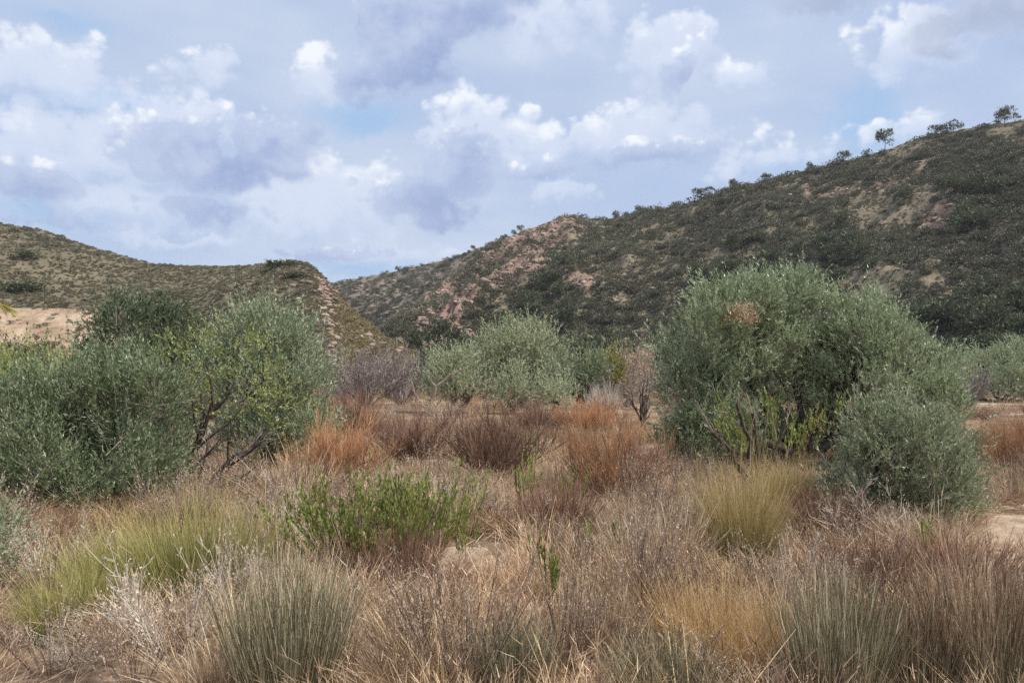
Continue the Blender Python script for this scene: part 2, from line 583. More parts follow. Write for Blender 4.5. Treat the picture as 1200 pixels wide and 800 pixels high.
def earth_mat(name, cols, scale, rock=None, bump=0.6, bdist=0.5, fine=6.0):
    """earth with patches of several tones; 'rock' attribute turns it to stone"""
    m, nt = new_mat(name)
    L = nt.links.new
    tc = nt.nodes.new('ShaderNodeTexCoord')

    def noise(s, det, rough=.6):
        n = nt.nodes.new('ShaderNodeTexNoise')
        n.inputs['Scale'].default_value = s
        n.inputs['Detail'].default_value = det
        n.inputs['Roughness'].default_value = rough
        L(tc.outputs['Object'], n.inputs['Vector'])
        return n

    n1, n2 = noise(scale, 8), noise(scale * fine, 8, .7)
    ad = nt.nodes.new('ShaderNodeMath')
    ad.operation = 'MULTIPLY_ADD'
    L(n2.outputs['Fac'], ad.inputs[0])
    ad.inputs[1].default_value = 0.55
    L(n1.outputs['Fac'], ad.inputs[2])
    sb = nt.nodes.new('ShaderNodeMath')
    sb.operation = 'SUBTRACT'
    L(ad.outputs[0], sb.inputs[0])
    sb.inputs[1].default_value = 0.275
    rp = ramp(nt, cols)
    L(sb.outputs[0], rp.inputs[0])
    c = rp.outputs[0]
    if rock:
        ra = attr(nt, 'rock')
        rr = ramp(nt, rock)
        L(n2.outputs['Fac'], rr.inputs[0])
        mx = nt.nodes.new('ShaderNodeMix')
        mx.data_type = 'RGBA'
        L(ra.outputs['Fac'], mx.inputs[0])
        L(c, mx.inputs[6])
        L(rr.outputs[0], mx.inputs[7])
        c = mx.outputs[2]
    bs = nt.nodes.new('ShaderNodeBsdfPrincipled')
    L(c, bs.inputs['Base Color'])
    bs.inputs['Roughness'].default_value = .95
    bs.inputs['Specular IOR Level'].default_value = .1
    bp = nt.nodes.new('ShaderNodeBump')
    bp.inputs['Strength'].default_value = bump
    bp.inputs['Distance'].default_value = bdist
    L(n2.outputs['Fac'], bp.inputs['Height'])
    L(bp.outputs[0], bs.inputs['Normal'])
    o = nt.nodes.new('ShaderNodeOutputMaterial')
    L(bs.outputs[0], o.inputs[0])
    return m


M['soil'] = earth_mat('dry plain soil', [(.32, (84, 70, 60)), (.48, (118, 98, 82)), (.60, (160, 140, 118)), (.74, (200, 184, 160))], .7, bump=.5, bdist=.03, fine=14)
M['hill_a'] = earth_mat('scrub hill earth', [(.3, (98, 92, 76)), (.5, (122, 112, 94)), (.7, (146, 132, 110))], .05,
                        rock=[(.35, (112, 92, 84)), (.5, (142, 116, 104)), (.66, (170, 148, 130))], bump=.9, bdist=1.0)
M['hill_b'] = earth_mat('far hill earth', [(.3, (96, 92, 84)), (.5, (118, 108, 98)), (.7, (142, 130, 114))], .04,
                        rock=[(.35, (112, 90, 84)), (.5, (146, 118, 106)), (.66, (170, 148, 130))], bump=.9, bdist=1.0)
M['hill_c'] = earth_mat('grassy hill earth', [(.3, (92, 87, 71)), (.5, (110, 102, 84)), (.7, (126, 117, 96))], .06,
                        rock=[(.35, (120, 96, 82)), (.5, (156, 128, 108)), (.66, (190, 166, 140))], bump=.8, bdist=.6)
M['sand'] = earth_mat('pale sand', [(.3, (136, 116, 96)), (.5, (168, 148, 126)), (.7, (194, 176, 152))], 2.5, bump=.5, bdist=.03, fine=9)
M['bank'] = earth_mat('sandy bank earth', [(.32, (128, 106, 86)), (.48, (166, 142, 116)), (.68, (196, 174, 148))], .35, bump=.9, bdist=.3)


# ---------------------------------------------------------------- scene objects
def structure(name, me, mat):
    o = bpy.data.objects.new(name, me)
    me.materials.append(mat)
    COL.objects.link(o)
    o['kind'] = 'structure'
    return o


def grid_mesh(name, X, Y, Z, extra=None):
    nu, nv = X.shape
    me = bpy.data.meshes.new(name)
    V = np.stack([X, Y, Z], -1).reshape(-1, 3)
    i = np.arange(nu - 1)[:, None] * nv + np.arange(nv - 1)[None, :]
    Q = np.stack([i, i + nv, i + nv + 1, i + 1], -1).reshape(-1, 4)
    me.vertices.add(len(V))
    me.vertices.foreach_set('co', V.astype(np.float32).ravel())
    me.loops.add(Q.size)
    me.loops.foreach_set('vertex_index', Q.astype(np.int32).ravel())
    me.polygons.add(len(Q))
    me.polygons.foreach_set('loop_start', np.arange(0, Q.size, 4, dtype=np.int32))
    for k, a in (extra or {}).items():
        at_ = me.attributes.new(k, 'FLOAT', 'POINT')
        at_.data.foreach_set('value', a.astype(np.float32).ravel())
    me.update(calc_edges=True)
    me.polygons.foreach_set('use_smooth', np.ones(len(Q), dtype=bool))
    return me


# the plain: fine near the viewer, coarse out to the horizon
ax = np.concatenate([-np.geomspace(2500, 30, 26)[:-1], np.linspace(-30, 30, 181), np.geomspace(30, 2500, 26)[1:]])
ay = np.concatenate([-np.geomspace(2500, 6, 26)[:-1], np.linspace(-6, 60, 199), np.geomspace(60, 3500, 30)[1:]])
GX, GY = np.meshgrid(ax, ay, indexing='ij')
structure('ground', grid_mesh('ground', GX, GY, ground_z(GX, GY)), M['soil'])


def sand_patch(px, py, rx, ry, seed):
    c = gpos(px, py)
    a = np.linspace(0, 2 * math.pi, 41)[:, None]
    q = np.linspace(0.001, 1, 9)[None, :]
    rad = 1 + (fbm(np.cos(a) * 1.6 + seed, np.sin(a) * 1.6, seed, 4) - .5) * 1.1
    rad[-1] = rad[0]
    X = c.x + np.cos(a) * q * rad * rx
    Y = c.y + np.sin(a) * q * rad * ry
    structure('sand', grid_mesh('sand', X, Y, ground_z(X, Y) + .014 - .022 * q ** 6), M['sand'])


for args in ((1195, 622, 1.1, 1.3, 3), (1165, 640, .6, .6, 4), (552, 672, .42, .55, 5), (1165, 473, 2.6, 3.5, 6), (790, 585, .7, .8, 7), (530, 655, .3, .3, 8)):
    sand_patch(*args)


class Hill:
    def __init__(self, name, crest, foot, mat, nu, nv, amp, prof, back, drop, seed, rockf=None, nscale=0.035, ridge_amp=0.3, zfoot=-1.5):
        px = np.array([c[0] for c in crest], float)
        us = np.linspace(px[0], px[-1], nu)
        cy = np.interp(us, px, [c[1] for c in crest])
        cY = np.interp(us, px, [c[2] for c in crest])
        k = np.ones(5) / 5.0
        cyp = np.convolve(np.pad(cy, 2, mode='edge'), k, mode='valid')
        fY = np.interp(us, [f[0] for f in foot], [f[1] for f in foot])
        C = np.array([at(a, b, c) for a, b, c in zip(us, cyp, cY)])
        Fp = np.array([at(a, 438, c) for a, c in zip(us, fY)])
        Fp[:, 2] = zfoot
        v = np.linspace(0, 1, nv)[None, :]
        vb = np.linspace(0, 1, 14)[None, 1:]
        X = np.concatenate([Fp[:, 0:1] * (1 - v) + C[:, 0:1] * v, C[:, 0:1] * (1 + vb * back / cY[:, None])], 1)
        Y = np.concatenate([Fp[:, 1:2] * (1 - v) + C[:, 1:2] * v, C[:, 1:2] * (1 + vb * back / cY[:, None])], 1)
        pv = prof(v) * np.ones((nu, 1))
        Zf = Fp[:, 2:3] * (1 - pv) + C[:, 2:3] * pv
        Zb = C[:, 2:3] - (vb ** 1.6) * drop * np.maximum(C[:, 2:3] + 2, 0)
        Z = np.concatenate([Zf, Zb], 1)
        w = np.concatenate([np.sin(np.clip(v, 0, 1) * math.pi) ** 0.7 * (1 - ridge_amp) + ridge_amp * np.clip(v * 3, 0, 1), np.full((1, vb.shape[1]), ridge_amp)], 1)
        gul = fbm(X * nscale, Y * nscale * 0.5, seed, 5, .5, True) - 0.6
        fin = fbm(X * nscale * 6, Y * nscale * 6, seed + 40, 4, .6) - 0.5
        Z = Z + (gul * amp + fin * amp * 0.35) * w
        self.U = np.broadcast_to(us[:, None], X.shape)
        self.Vp = np.concatenate([v * np.ones((nu, 1)), 1 + vb * np.ones((nu, 1))], 1)
        self.X, self.Y, self.Z, self.nv = X, Y, Z, nv
        rk = rockf(self.U, self.Vp, X, Y) if rockf else np.zeros_like(X)
        self.rock = np.clip(rk, 0, 1)
        self.rmap = self.rock
        # crags stand proud of the slope
        self.Z = self.Z + self.rock * w * (fbm(X * .22, Y * .22, seed + 9, 4, .65, True) - .5) * amp * 0.5
        self.obj = structure(name, grid_mesh(name, X, Y, self.Z, {'rock': self.rock}), mat)
        self.us = us

    def sample(self, fu, fv):
        """bilinear lookup; fu in 0..1 along the crest, fv in 0..1 from foot to crest"""
        a = np.clip(fu * (self.X.shape[0] - 1), 0, self.X.shape[0] - 1.001)
        b = np.clip(fv * (self.nv - 1), 0, self.X.shape[1] - 1.001)
        i, j = a.astype(int), b.astype(int)
        da, db = a - i, b - j

        def f(A):
            return A[i, j] * (1 - da) * (1 - db) + A[i + 1, j] * da * (1 - db) + A[i, j + 1] * (1 - da) * db + A[i + 1, j + 1] * da * db
        return np.stack([f(self.X), f(self.Y), f(self.Z)], -1), f(self.rock)

    def fu(self, px):
        return (np.asarray(px, float) - self.us[0]) / (self.us[-1] - self.us[0])


def bump2(U, V, u, v, ru, rv):
    return np.clip(1.3 - np.sqrt(((U - u) / ru) ** 2 + ((V - v) / rv) ** 2), 0, 1)


def rock_a(U, V, X, Y):
    n = fbm(X * .05, Y * .05, 77, 5, .6)
    zone = np.clip(1.15 - np.abs(U - 625) / 110, 0, 1) * np.clip(V * 2.0 - .6, 0, 1) * 1.25
    zone = np.maximum(zone, np.clip(1.2 - np.abs(U - 520) / 50, 0, 1))
    zone = np.maximum(zone, bump2(U, V, 1110, .55, 50, .22) * .6)
    zone = np.maximum(zone, bump2(U, V, 960, .75, 60, .12) * .5)
    zone = np.maximum(zone, bump2(U, V, 1250, .85, 120, .12) * .5)
    zone = np.maximum(zone, np.where(U > 740, 0.08, 0.24))
    return np.clip((zone + (n - .5) * 2.2 - .45) * 2.2, 0, 1)


def rock_c(U, V, X, Y):
    n = fbm(X * .08, Y * .08, 78, 4, .6)
    z = np.clip(1.1 - np.abs(U - 380 - (1 - V) * 14) / 13, 0, 1)
    return np.clip((z + (n - .5) * 2.2 - .45) * 1.8, 0, 1) * .8


def rock_b(U, V, X, Y):
    n = fbm(X * .04, Y * .04, 79, 4, .6)
    return np.clip((n - .55) * 4 + np.clip(1 - np.abs(U - 590) / 60, 0, 1) * .6, 0, 1)


hillA = Hill('hill', [(1900, -20, 215), (1500, 60, 230), (1200, 139, 250), (1090, 157, 262), (1000, 184, 272), (940, 202, 280), (870, 218, 290),
                      (800, 238, 300), (750, 247, 306), (720, 257, 310), (690, 257, 312), (678, 252, 312), (664, 250, 312), (652, 257, 310), (610, 272, 302), (580, 288, 294), (560, 302, 287), (520, 332, 266),
                      (480, 365, 240), (440, 398, 215), (390, 434, 200)][::-1],
             [(390, 190), (480, 172), (560, 160), (700, 150), (900, 140), (1200, 120), (1900, 100)],
             M['hill_a'], 420, 150, 15.0, lambda v: v ** 1.12, 160, 0.5, 3, rock_a, .03, .16)
hillB = Hill('hill', [(150, 365, 440), (390, 333, 440), (430, 324, 440), (470, 317, 440), (520, 306, 438), (560, 292, 436), (590, 279, 436), (640, 268, 436), (760, 262, 436)],
             [(150, 320), (760, 320)], M['hill_b'], 200, 60, 16.0, lambda v: v ** 1.05, 150, 0.5, 31, rock_b, .02, .14)
hillC = Hill('hill', [(-700, 205, 270), (-300, 228, 245), (-60, 254, 222), (0, 262, 215), (50, 270, 210), (100, 286, 203), (150, 301, 196), (180, 309, 190), (230, 312, 182), (280, 312, 175), (310, 309, 171),
                      (350, 306, 165), (366, 311, 162), (376, 320, 159), (388, 337, 156), (405, 356, 150), (430, 378, 142), (460, 400, 135), (500, 422, 130), (560, 442, 125)],
             [(-700, 95), (0, 95), (280, 95), (388, 105), (460, 118), (560, 122)], M['hill_c'], 340, 110, 6.5, lambda v: v ** 0.95, 120, 0.5, 57, rock_c, .05, .08)
bank = Hill('sand_bank', [(-500, 358, 74), (-60, 361, 72), (40, 361, 71), (95, 362, 70), (112, 366, 69), (150, 392, 67), (190, 425, 65), (230, 445, 64)],
            [(-500, 46), (100, 49), (230, 60)], M['bank'], 160, 60, 1.0,
            lambda v: np.where(v < .5, v * 1.1, np.where(v < .62, .55 + (v - .5) * .4, .598 + (v - .62) * 1.058)), 26, 0.0, 91, None, .12, .1)


# ---------------------------------------------------------------- scattered cover (nobody could count it)
def proto_collection(name, items):
    c = bpy.data.collections.new(name)
    for k, (me, mat) in enumerate(items):
        me.materials.append(mat)
        o = bpy.data.objects.new(f'{name}_{k:02d}', me)
        c.objects.link(o)
    return c


def scatter(name, label, category, pts, idx, rot, scl, tint, coll):
    me = bpy.data.meshes.new(name)
    n = len(pts)
    me.vertices.add(n)
    me.vertices.foreach_set('co', np.asarray(pts, np.float32).ravel())
    for nm, ty, dat, key in (('idx', 'INT', np.asarray(idx, np.int32), 'value'), ('tint', 'FLOAT', np.asarray(tint, np.float32), 'value'),
                             ('rot', 'FLOAT_VECTOR', np.asarray(rot, np.float32), 'vector'), ('scl', 'FLOAT_VECTOR', np.asarray(scl, np.float32), 'vector')):
        a = me.attributes.new(nm, ty, 'POINT')
        a.data.foreach_set(key, dat.ravel())
    o = bpy.data.objects.new(name, me)
    COL.objects.link(o)
    o['kind'], o['label'], o['category'] = 'stuff', label, category
    ng = bpy.data.node_groups.new(name + '_scatter', 'GeometryNodeTree')
    ng.interface.new_socket('Geometry', in_out='INPUT', socket_type='NodeSocketGeometry')
    ng.interface.new_socket('Geometry', in_out='OUTPUT', socket_type='NodeSocketGeometry')
    gi, go = ng.nodes.new('NodeGroupInput'), ng.nodes.new('NodeGroupOutput')
    ip = ng.nodes.new('GeometryNodeInstanceOnPoints')
    ci = ng.nodes.new('GeometryNodeCollectionInfo')
    ci.inputs['Collection'].default_value = coll
    ci.inputs['Separate Children'].default_value = True
    ci.inputs['Reset Children'].default_value = True

    def named(nm, ty):
        a = ng.nodes.new('GeometryNodeInputNamedAttribute')
        a.data_type = ty
        a.inputs['Name'].default_value = nm
        return a.outputs['Attribute']
    L = ng.links.new
    L(gi.outputs[0], ip.inputs['Points'])
    L(ci.outputs[0], ip.inputs['Instance'])
    ip.inputs['Pick Instance'].default_value = True
    L(named('idx', 'INT'), ip.inputs['Instance Index'])
    L(named('rot', 'FLOAT_VECTOR'), ip.inputs['Rotation'])
    L(named('scl', 'FLOAT_VECTOR'), ip.inputs['Scale'])
    L(ip.outputs[0], go.inputs[0])
    md = o.modifiers.new('scatter', 'NODES')
    md.node_group = ng
    return o


def clump_mesh(name, r, n, size, flat=0.7, holes=True):
    """a leafy dome 1 unit across the radius, built of n small leaf-clump faces in lobes"""
    g = Geo()
    k = 7
    cen = rvec(r, k) * r.uniform(.25, .6, (k, 1))
    cen[:, 2] = np.abs(cen[:, 2]) * flat + .15
    i = r.integers(0, k, n)
    d = rvec(r, n)
    p = cen[i] + d * (r.uniform(.75, 1.05, n) * r.uniform(.32, .5, k)[i])[:, None] * np.array([1, 1, flat])
    p[:, 2] = np.maximum(p[:, 2], 0.0)
    S = Stems(p - d * size * .5, unit(d + rvec(r, n) * .6 + [0, 0, .5]), np.full(n, size), np.zeros((n, 3)), r.uniform(0, 1, n), np.full(n, size * .3))
    add_leaves(g, r, S, 1, 0, .2, size, size * .55, .5)
    return g.mesh(name)


def rock_mesh(name, r):
    g = Geo()
    na, nb = 7, 4
    th = np.linspace(0, 2 * math.pi, na, endpoint=False)
    rows = []
    for j in range(nb + 1):
        ph = math.pi * j / nb
        rad = math.sin(ph) * (1 + r.normal(0, .2, na)) + .02
        rows.append(np.stack([np.cos(th) * rad, np.sin(th) * rad, np.full(na, math.cos(ph)) * .7 + r.normal(0, .08, na)], -1))
    V = np.stack(rows)
    o = np.arange(nb)[:, None] * na
    a = np.arange(na)[None, :]
    b = (a + 1) % na
    Q = np.stack([o + a, o + na + a, o + na + b, o + b], -1)
    g.add(V, Q, np.zeros((nb + 1) * na), np.zeros((nb + 1) * na))
    return g.mesh(name)


def scatter_hill(hill, name, label, cat, n, u0, u1, v0, v1, size, coll, nk, keep, seed, sink=.1, zs=(.7, 1.1)):
    r = np.random.default_rng(seed)
    fu = r.uniform(hill.fu(u0), hill.fu(u1), n)
    fv = r.uniform(v0, v1, n)
    P, rk = hill.sample(fu, fv)
    ok = keep(P, rk, fv, r)
    P, n = P[ok], int(ok.sum())
    s = (size[0] + (size[1] - size[0]) * r.uniform(0, 1, n) ** 1.8) * r.uniform(.75, 1.25, n)
    P[:, 2] -= s * sink
    rot = np.stack([r.normal(0, .12, n), r.normal(0, .12, n), r.uniform(0, 6.28, n)], -1)
    scl = np.stack([s * r.uniform(.8, 1.25, n), s * r.uniform(.8, 1.25, n), s * r.uniform(zs[0], zs[1], n)], -1)
    tint = np.clip(fbm(P[:, 0] * .03, P[:, 1] * .03, seed, 3) * 1.2 - .1 + r.normal(0, .2, n), 0, 1)
    return scatter(name, label, cat, P, r.integers(0, nk, n), rot, scl, tint, coll)


r0 = np.random.default_rng(5)
bush_coll = proto_collection('hill_bush', [(clump_mesh('hill_bush', r0, 260, .16, .75), M['hill_bush']) for _ in range(5)])
tus_coll = proto_collection('hill_tussock', [(clump_mesh('hill_tussock', r0, 110, .3, .6), M['hill_tussock']) for _ in range(4)])
gold_coll = proto_collection('spur_tussock', [(clump_mesh('spur_tussock', r0, 110, .3, .6), M['spur_tussock']) for _ in range(4)])
rock_coll = proto_collection('hill_rock', [(rock_mesh('hill_rock', r0), M['rock']) for _ in range(6)])


def patchy(sc, thr, seed, rockw):
    def f(P, rk, fv, r):
        d = fbm(P[:, 0] * sc, P[:, 1] * sc, seed, 4)
        return r.uniform(0, 1, len(P)) < np.clip((d - thr) * 5, 0, 1) * (1 - rockw * rk)
    return f


scatter_hill(hillA, 'hillside_scrub', 'dark green scrub covering the rocky wooded slope', 'scrub', 30000, 395, 1650, 0, 1.02, (.8, 3.4), bush_coll, 5,
             patchy(.035, .27, 21, .8), 101)
scatter_hill(hillA, 'hillside_tussocks', 'pale grassy tussocks among rocks on the wooded slope', 'tussocks', 32000, 395, 1650, .1, 1.03, (.4, 1.0), tus_coll, 4,
             patchy(.06, .22, 22, .5), 102)
scatter_hill(hillA, 'hillside_rocks', 'reddish grey boulders strewn over the rocky spur', 'rocks', 15000, 395, 1650, 0, 1.02, (.3, 1.1), rock_coll, 6,
             lambda P, rk, fv, r: r.uniform(0, 1, len(P)) < .06 + .9 * rk, 103, .2)
scatter_hill(hillB, 'hillside_scrub', 'grey green scrub on the distant ridge between the two hills', 'scrub', 7000, 300, 760, .15, 1.02, (1.2, 3.0), bush_coll, 5,
             patchy(.03, .24, 23, .4), 104)
scatter_hill(hillB, 'hillside_rocks', 'grey rocks on the distant ridge between the two hills', 'rocks', 2500, 300, 760, .15, 1.0, (.6, 2.0), rock_coll, 6,
             lambda P, rk, fv, r: r.uniform(0, 1, len(P)) < .1 + .8 * rk, 105, .2)
scatter_hill(hillC, 'hillside_tussocks', 'tan green tussocks evenly dotting the smooth grassy hill', 'tussocks', 31000, -250, 396, 0, 1.02, (.35, .75), tus_coll, 4,
             lambda P, rk, fv, r: r.uniform(0, 1, len(P)) < .9 - .6 * rk, 106)
scatter_hill(hillC, 'hillside_tussocks', 'golden tan tussocks on the tapering spur of the grassy hill', 'tussocks', 5500, 388, 545, 0, 1.02, (.35, .75), gold_coll, 4,
             lambda P, rk, fv, r: r.uniform(0, 1, len(P)) < .9 - .5 * rk, 110)
scatter_hill(hillC, 'hillside_scrub', 'dark scrub patches on the smooth grassy hill', 'scrub', 5000, -250, 365, 0, 1.0, (.7, 1.7), bush_coll, 5,
             patchy(.03, .56, 24, .4), 107)
scatter_hill(hillC, 'hillside_rocks', 'tan rocks on the cliff end of the grassy hill', 'rocks', 2600, 330, 470, .1, 1.0, (.25, .9), rock_coll, 6,
             lambda P, rk, fv, r: r.uniform(0, 1, len(P)) < .05 + .9 * rk, 108, .2)
scatter_hill(bank, 'bank_scrub', 'small dark bushes dotted over the sandy bank', 'scrub', 3200, -300, 160, .05, 1.2, (.2, .6), bush_coll, 5,
             lambda P, rk, fv, r: r.uniform(0, 1, len(P)) < np.where(np.abs(fv - .56) < .04, .95, np.where(fv > .97, .25, .14)), 109)

rs = np.random.default_rng(300)
n = 5200
fy = np.sqrt(rs.uniform(48 ** 2, 150 ** 2, n))
fx = rs.uniform(-.9, .9, n) * fy
ss = rs.uniform(.5, 1.3, n) * rs.uniform(.6, 1.2, n)
scatter('plain_scrub', 'tan and grey green low scrub covering the far end of the plain', 'scrub', np.stack([fx, fy, ground_z(fx, fy) - .05], -1), rs.integers(0, 4, n),
        np.stack([rs.normal(0, .1, n), rs.normal(0, .1, n), rs.uniform(0, 6.28, n)], -1), np.stack([ss, ss, ss * rs.uniform(.5, .9, n)], -1), rs.uniform(0, 1, n), tus_coll)

# ---------------------------------------------------------------- plants
def thing(name, label, cat, loc, rz=0.0, s=1.0, group=None):
    o = bpy.data.objects.new(name, None)
    o.empty_display_size = 0.2
    COL.objects.link(o)
    o.location = loc
    o.rotation_euler = (0, 0, rz)
    o.scale = s if isinstance(s, tuple) else (s, s, s)
    o['label'], o['category'] = label, cat
    if group:
        o['group'] = group
    return o


def part(name, me, parent):
    o = bpy.data.objects.new(name, me)
    COL.objects.link(o)
    o.parent = parent
    return o


def place(parts, name, label, cat, loc, rz=0.0, s=1.0, group=None):
    t = thing(name, label, cat, loc, rz, s, group)
    for nm, me in parts:
        part(nm, me, t)
    return t


def gm(g, name, mat, smooth=False):
    me = g.mesh(name, smooth)
    me.materials.append(M[mat])
    return me


def crown_stems(r, lobes, n_clump, per, sig, L, upw=.7, out=.7, rnd=.45, inner=.55, n_sub=0, shrink=1.0):
    """short shoots gathered in clumps over a union of ellipsoid lobes; lobes are (x, y, z, rx, ry, rz)"""
    lo = np.array(lobes, float)
    lo[:, 3:] *= shrink
    base_lo = lo.copy()
    sub = []
    for q in lo:                                     # boughs bulging out of each lobe
        for _ in range(n_sub):
            d = rvec(r, 1)[0]
            d[2] = abs(d[2]) if r.uniform() < .7 else d[2]
            f = r.uniform(.26, .56)
            sub.append(np.concatenate([q[:3] + d * q[3:] * .92, np.full(3, q[3:].mean() * f) * [1, 1, r.uniform(.9, 1.3)]]))
    if n_sub:
        lo = np.concatenate([lo, np.array(sub)])
    A = (lo[:, 3] * lo[:, 4] + lo[:, 3] * lo[:, 5] + lo[:, 4] * lo[:, 5])
    if n_sub:
        A[:len(base_lo)] *= .4
    C, O, K = [], [], []
    while len(C) < n_clump:
        i = r.choice(len(lo), p=A / A.sum())
        d = rvec(r, 1)[0]
        if d[2] < -.9:
            continue
        f = 1 - (1 - inner) * r.uniform(0, 1) ** 2.2
        p = lo[i, :3] + d * lo[i, 3:] * f
        if p[2] < .12:
            continue
        q = np.sqrt((((p - lo[:, :3]) / lo[:, 3:]) ** 2).sum(1))
        if (q < .7).any():
            continue
        C.append(p)
        O.append(unit(d / lo[i, 3:]))
        K.append(r.uniform(0, 1))
    C, O, K = np.array(C), np.array(O), np.array(K)
    n = n_clump * per
    i = np.repeat(np.arange(n_clump), per)
    size = r.uniform(.7, 1.35, n_clump)
    base = C[i] + r.normal(size=(n, 3)) * (sig * size[i])[:, None]
    base[:, 2] = np.maximum(base[:, 2], .03)
    dr = unit(O[i] * out + np.array([0, 0, upw]) + rvec(r, n) * rnd)
    Ls = L * r.uniform(.55, 1.3, n) * size[i] * np.where(r.uniform(0, 1, n) < .09, 1.9, 1.0)
    v = np.clip(K[i] * .45 + r.uniform(0, .55, n), 0, 1)
    return Stems(base, dr, Ls, rvec(r, n) * .12 + [0, 0, .05], v, np.full(n, .004))


def limbs(r, lobes, trunk_r, n_lim=9, fork=.35, base=(0, 0)):
    """a short trunk that forks into limbs reaching towards the lobes"""
    lo = np.array(lobes, float)
    b0 = np.array([base[0], base[1], -.12])
    tgt = lo[r.integers(0, len(lo), n_lim), :3] + rvec(r, n_lim) * lo[:, 3:].mean() * .3
    tgt[:, 2] -= lo[:, 5].mean() * .35
    st = np.tile(b0, (n_lim, 1)) + r.normal(0, trunk_r * .6, (n_lim, 3)) * [1, 1, 0] + np.array([0, 0, 1]) * r.uniform(0, fork, n_lim)[:, None]
    dv = tgt - st
    Lm = np.linalg.norm(dv, axis=1)
    bend = np.stack([np.zeros(n_lim), np.zeros(n_lim), r.uniform(-.05, .2, n_lim)], -1) + rvec(r, n_lim) * .1
    S = Stems(st, dv, Lm, bend, r.uniform(0, 1, n_lim), r.uniform(.55, 1, n_lim) * trunk_r)
    S2 = children(r, S, 4, .2, .8, .7, .36, .5, .2)
    S3 = children(r, S2, 3, .2, 1, .7, .5, .5, .2)
    return S, S2, S3


def leafy_tree(seed, lobes, mat, n_clump, per, sig, shoot, n_leaf, ll, lw, trunk_r=.08, n_lim=9, upw=.7, tw='twig', base=(0, 0), inner=.55, out=.7):
    r = np.random.default_rng(seed)
    S = crown_stems(r, lobes, n_clump, per, sig, shoot, upw, out, inner=inner, n_sub=6, shrink=.70)
    g = Geo()
    add_leaves(g, r, S, n_leaf, .05, 1.0, ll, lw, .75, .25)
    crown = gm(g, 'crown', mat)
    g = Geo()
    A, B, C = limbs(r, lobes, trunk_r, n_lim, base=base)
    add_tubes(g, r, A, .45, 6, 6, .012)
    add_tubes(g, r, B, .4, 4, 5, .015)
    trunk = gm(g, 'trunk', 'bark', True)
    g = Geo()
    add_tubes(g, r, C, .3, 3, 4)
    k = r.choice(len(S), len(S) // 2, replace=False)
    T = Stems(S.base[k] - S.dir[k] * S.L[k][:, None] * .5, S.dir[k], S.L[k] * 1.35, S.bend[k], S.v[k], S.r[k] * .9)
    add_blades(g, r, T, 2)
    twigs = gm(g, 'twigs', tw)
    return [('trunk', trunk), ('crown', crown), ('twigs', twigs)]


def ptlobe(px0, Y, px, py, wpx, hpx, dy, depth=None):
    """an ellipsoid lobe (relative to the tree's foot) from where it shows in the picture, dy metres behind the foot"""
    p = at(px, py, Y + dy)
    b = at(px0, 438, Y)
    s = (Y + dy) / F
    return (p.x - b.x, dy, p.z, wpx * .5 * s, (depth or wpx * .5 * s), hpx * .5 * s)


# --- big olive on the right
Y1 = 14.2
B1 = Vector(at(945, 438, Y1))
lob = [ptlobe(945, Y1, *a) for a in (
    (822, 415, 96, 130, 0), (806, 480, 84, 120, 0), (848, 382, 90, 100, .2), (830, 515, 110, 70, .1), (862, 440, 90, 110, .2),
    (878, 364, 76, 90, .3), (922, 358, 80, 76, .5), (956, 378, 76, 86, .5), (908, 405, 110, 90, .5),
    (1012, 396, 84, 96, .3), (1040, 436, 100, 110, 0), (1078, 440, 70, 96, .2), (1005, 470, 110, 110, -.1), (1085, 485, 80, 84, .1), (1040, 515, 130, 70, .1), (980, 436, 70, 110, .3),
    (930, 460, 150, 150, 1.2), (945, 525, 130, 60, .9), (1104, 500, 50, 60, .2), (870, 530, 90, 40, .5), (848, 505, 70, 60, -.3), (820, 530, 80, 36, -.2), (1012, 404, 60, 60, -.2))]
T1 = leafy_tree(41, lob, 'olive', 1500, 8, .085, .30, 15, .078, .021, .10, 12)
rw = np.random.default_rng(48)
g = Geo()
add_leaves(g, rw, crown_stems(rw, [ptlobe(945, Y1, 868, 378, 22, 14, -.75), ptlobe(945, Y1, 880, 386, 12, 10, -.75)], 14, 6, .05, .18), 12, .1, 1, .07, .02)
T1.append(('withered_leaves', gm(g, 'withered_leaves', 'straw')))
place(T1, 'olive_tree', 'large silvery olive tree with dead pale branches before its dark hollow', 'olive tree', (B1.x, Y1, float(ground_z(B1.x, Y1))))

# --- small grey olive bush before it
Y2 = 8.4
B2 = at(1058, 438, Y2)
lob = [ptlobe(1058, Y2, *a) for a in (
    (1058, 560, 150, 110, 0), (1010, 560, 90, 90, 0), (1105, 570, 90, 90, .1), (1060, 525, 110, 80, .1), (1020, 505, 50, 60, 0), (1095, 530, 70, 70, .1), (1000, 590, 70, 50, -.1), (1120, 600, 60, 40, .1), (1060, 595, 130, 40, 0))]
T2 = leafy_tree(42, lob, 'olive_grey', 420, 7, .055, .2, 16, .052, .014, .045, 8)
place(T2, 'olive_bush', 'small rounded grey green olive bush beside pale sand', 'bush', (B2.x, Y2, float(ground_z(B2.x, Y2))))

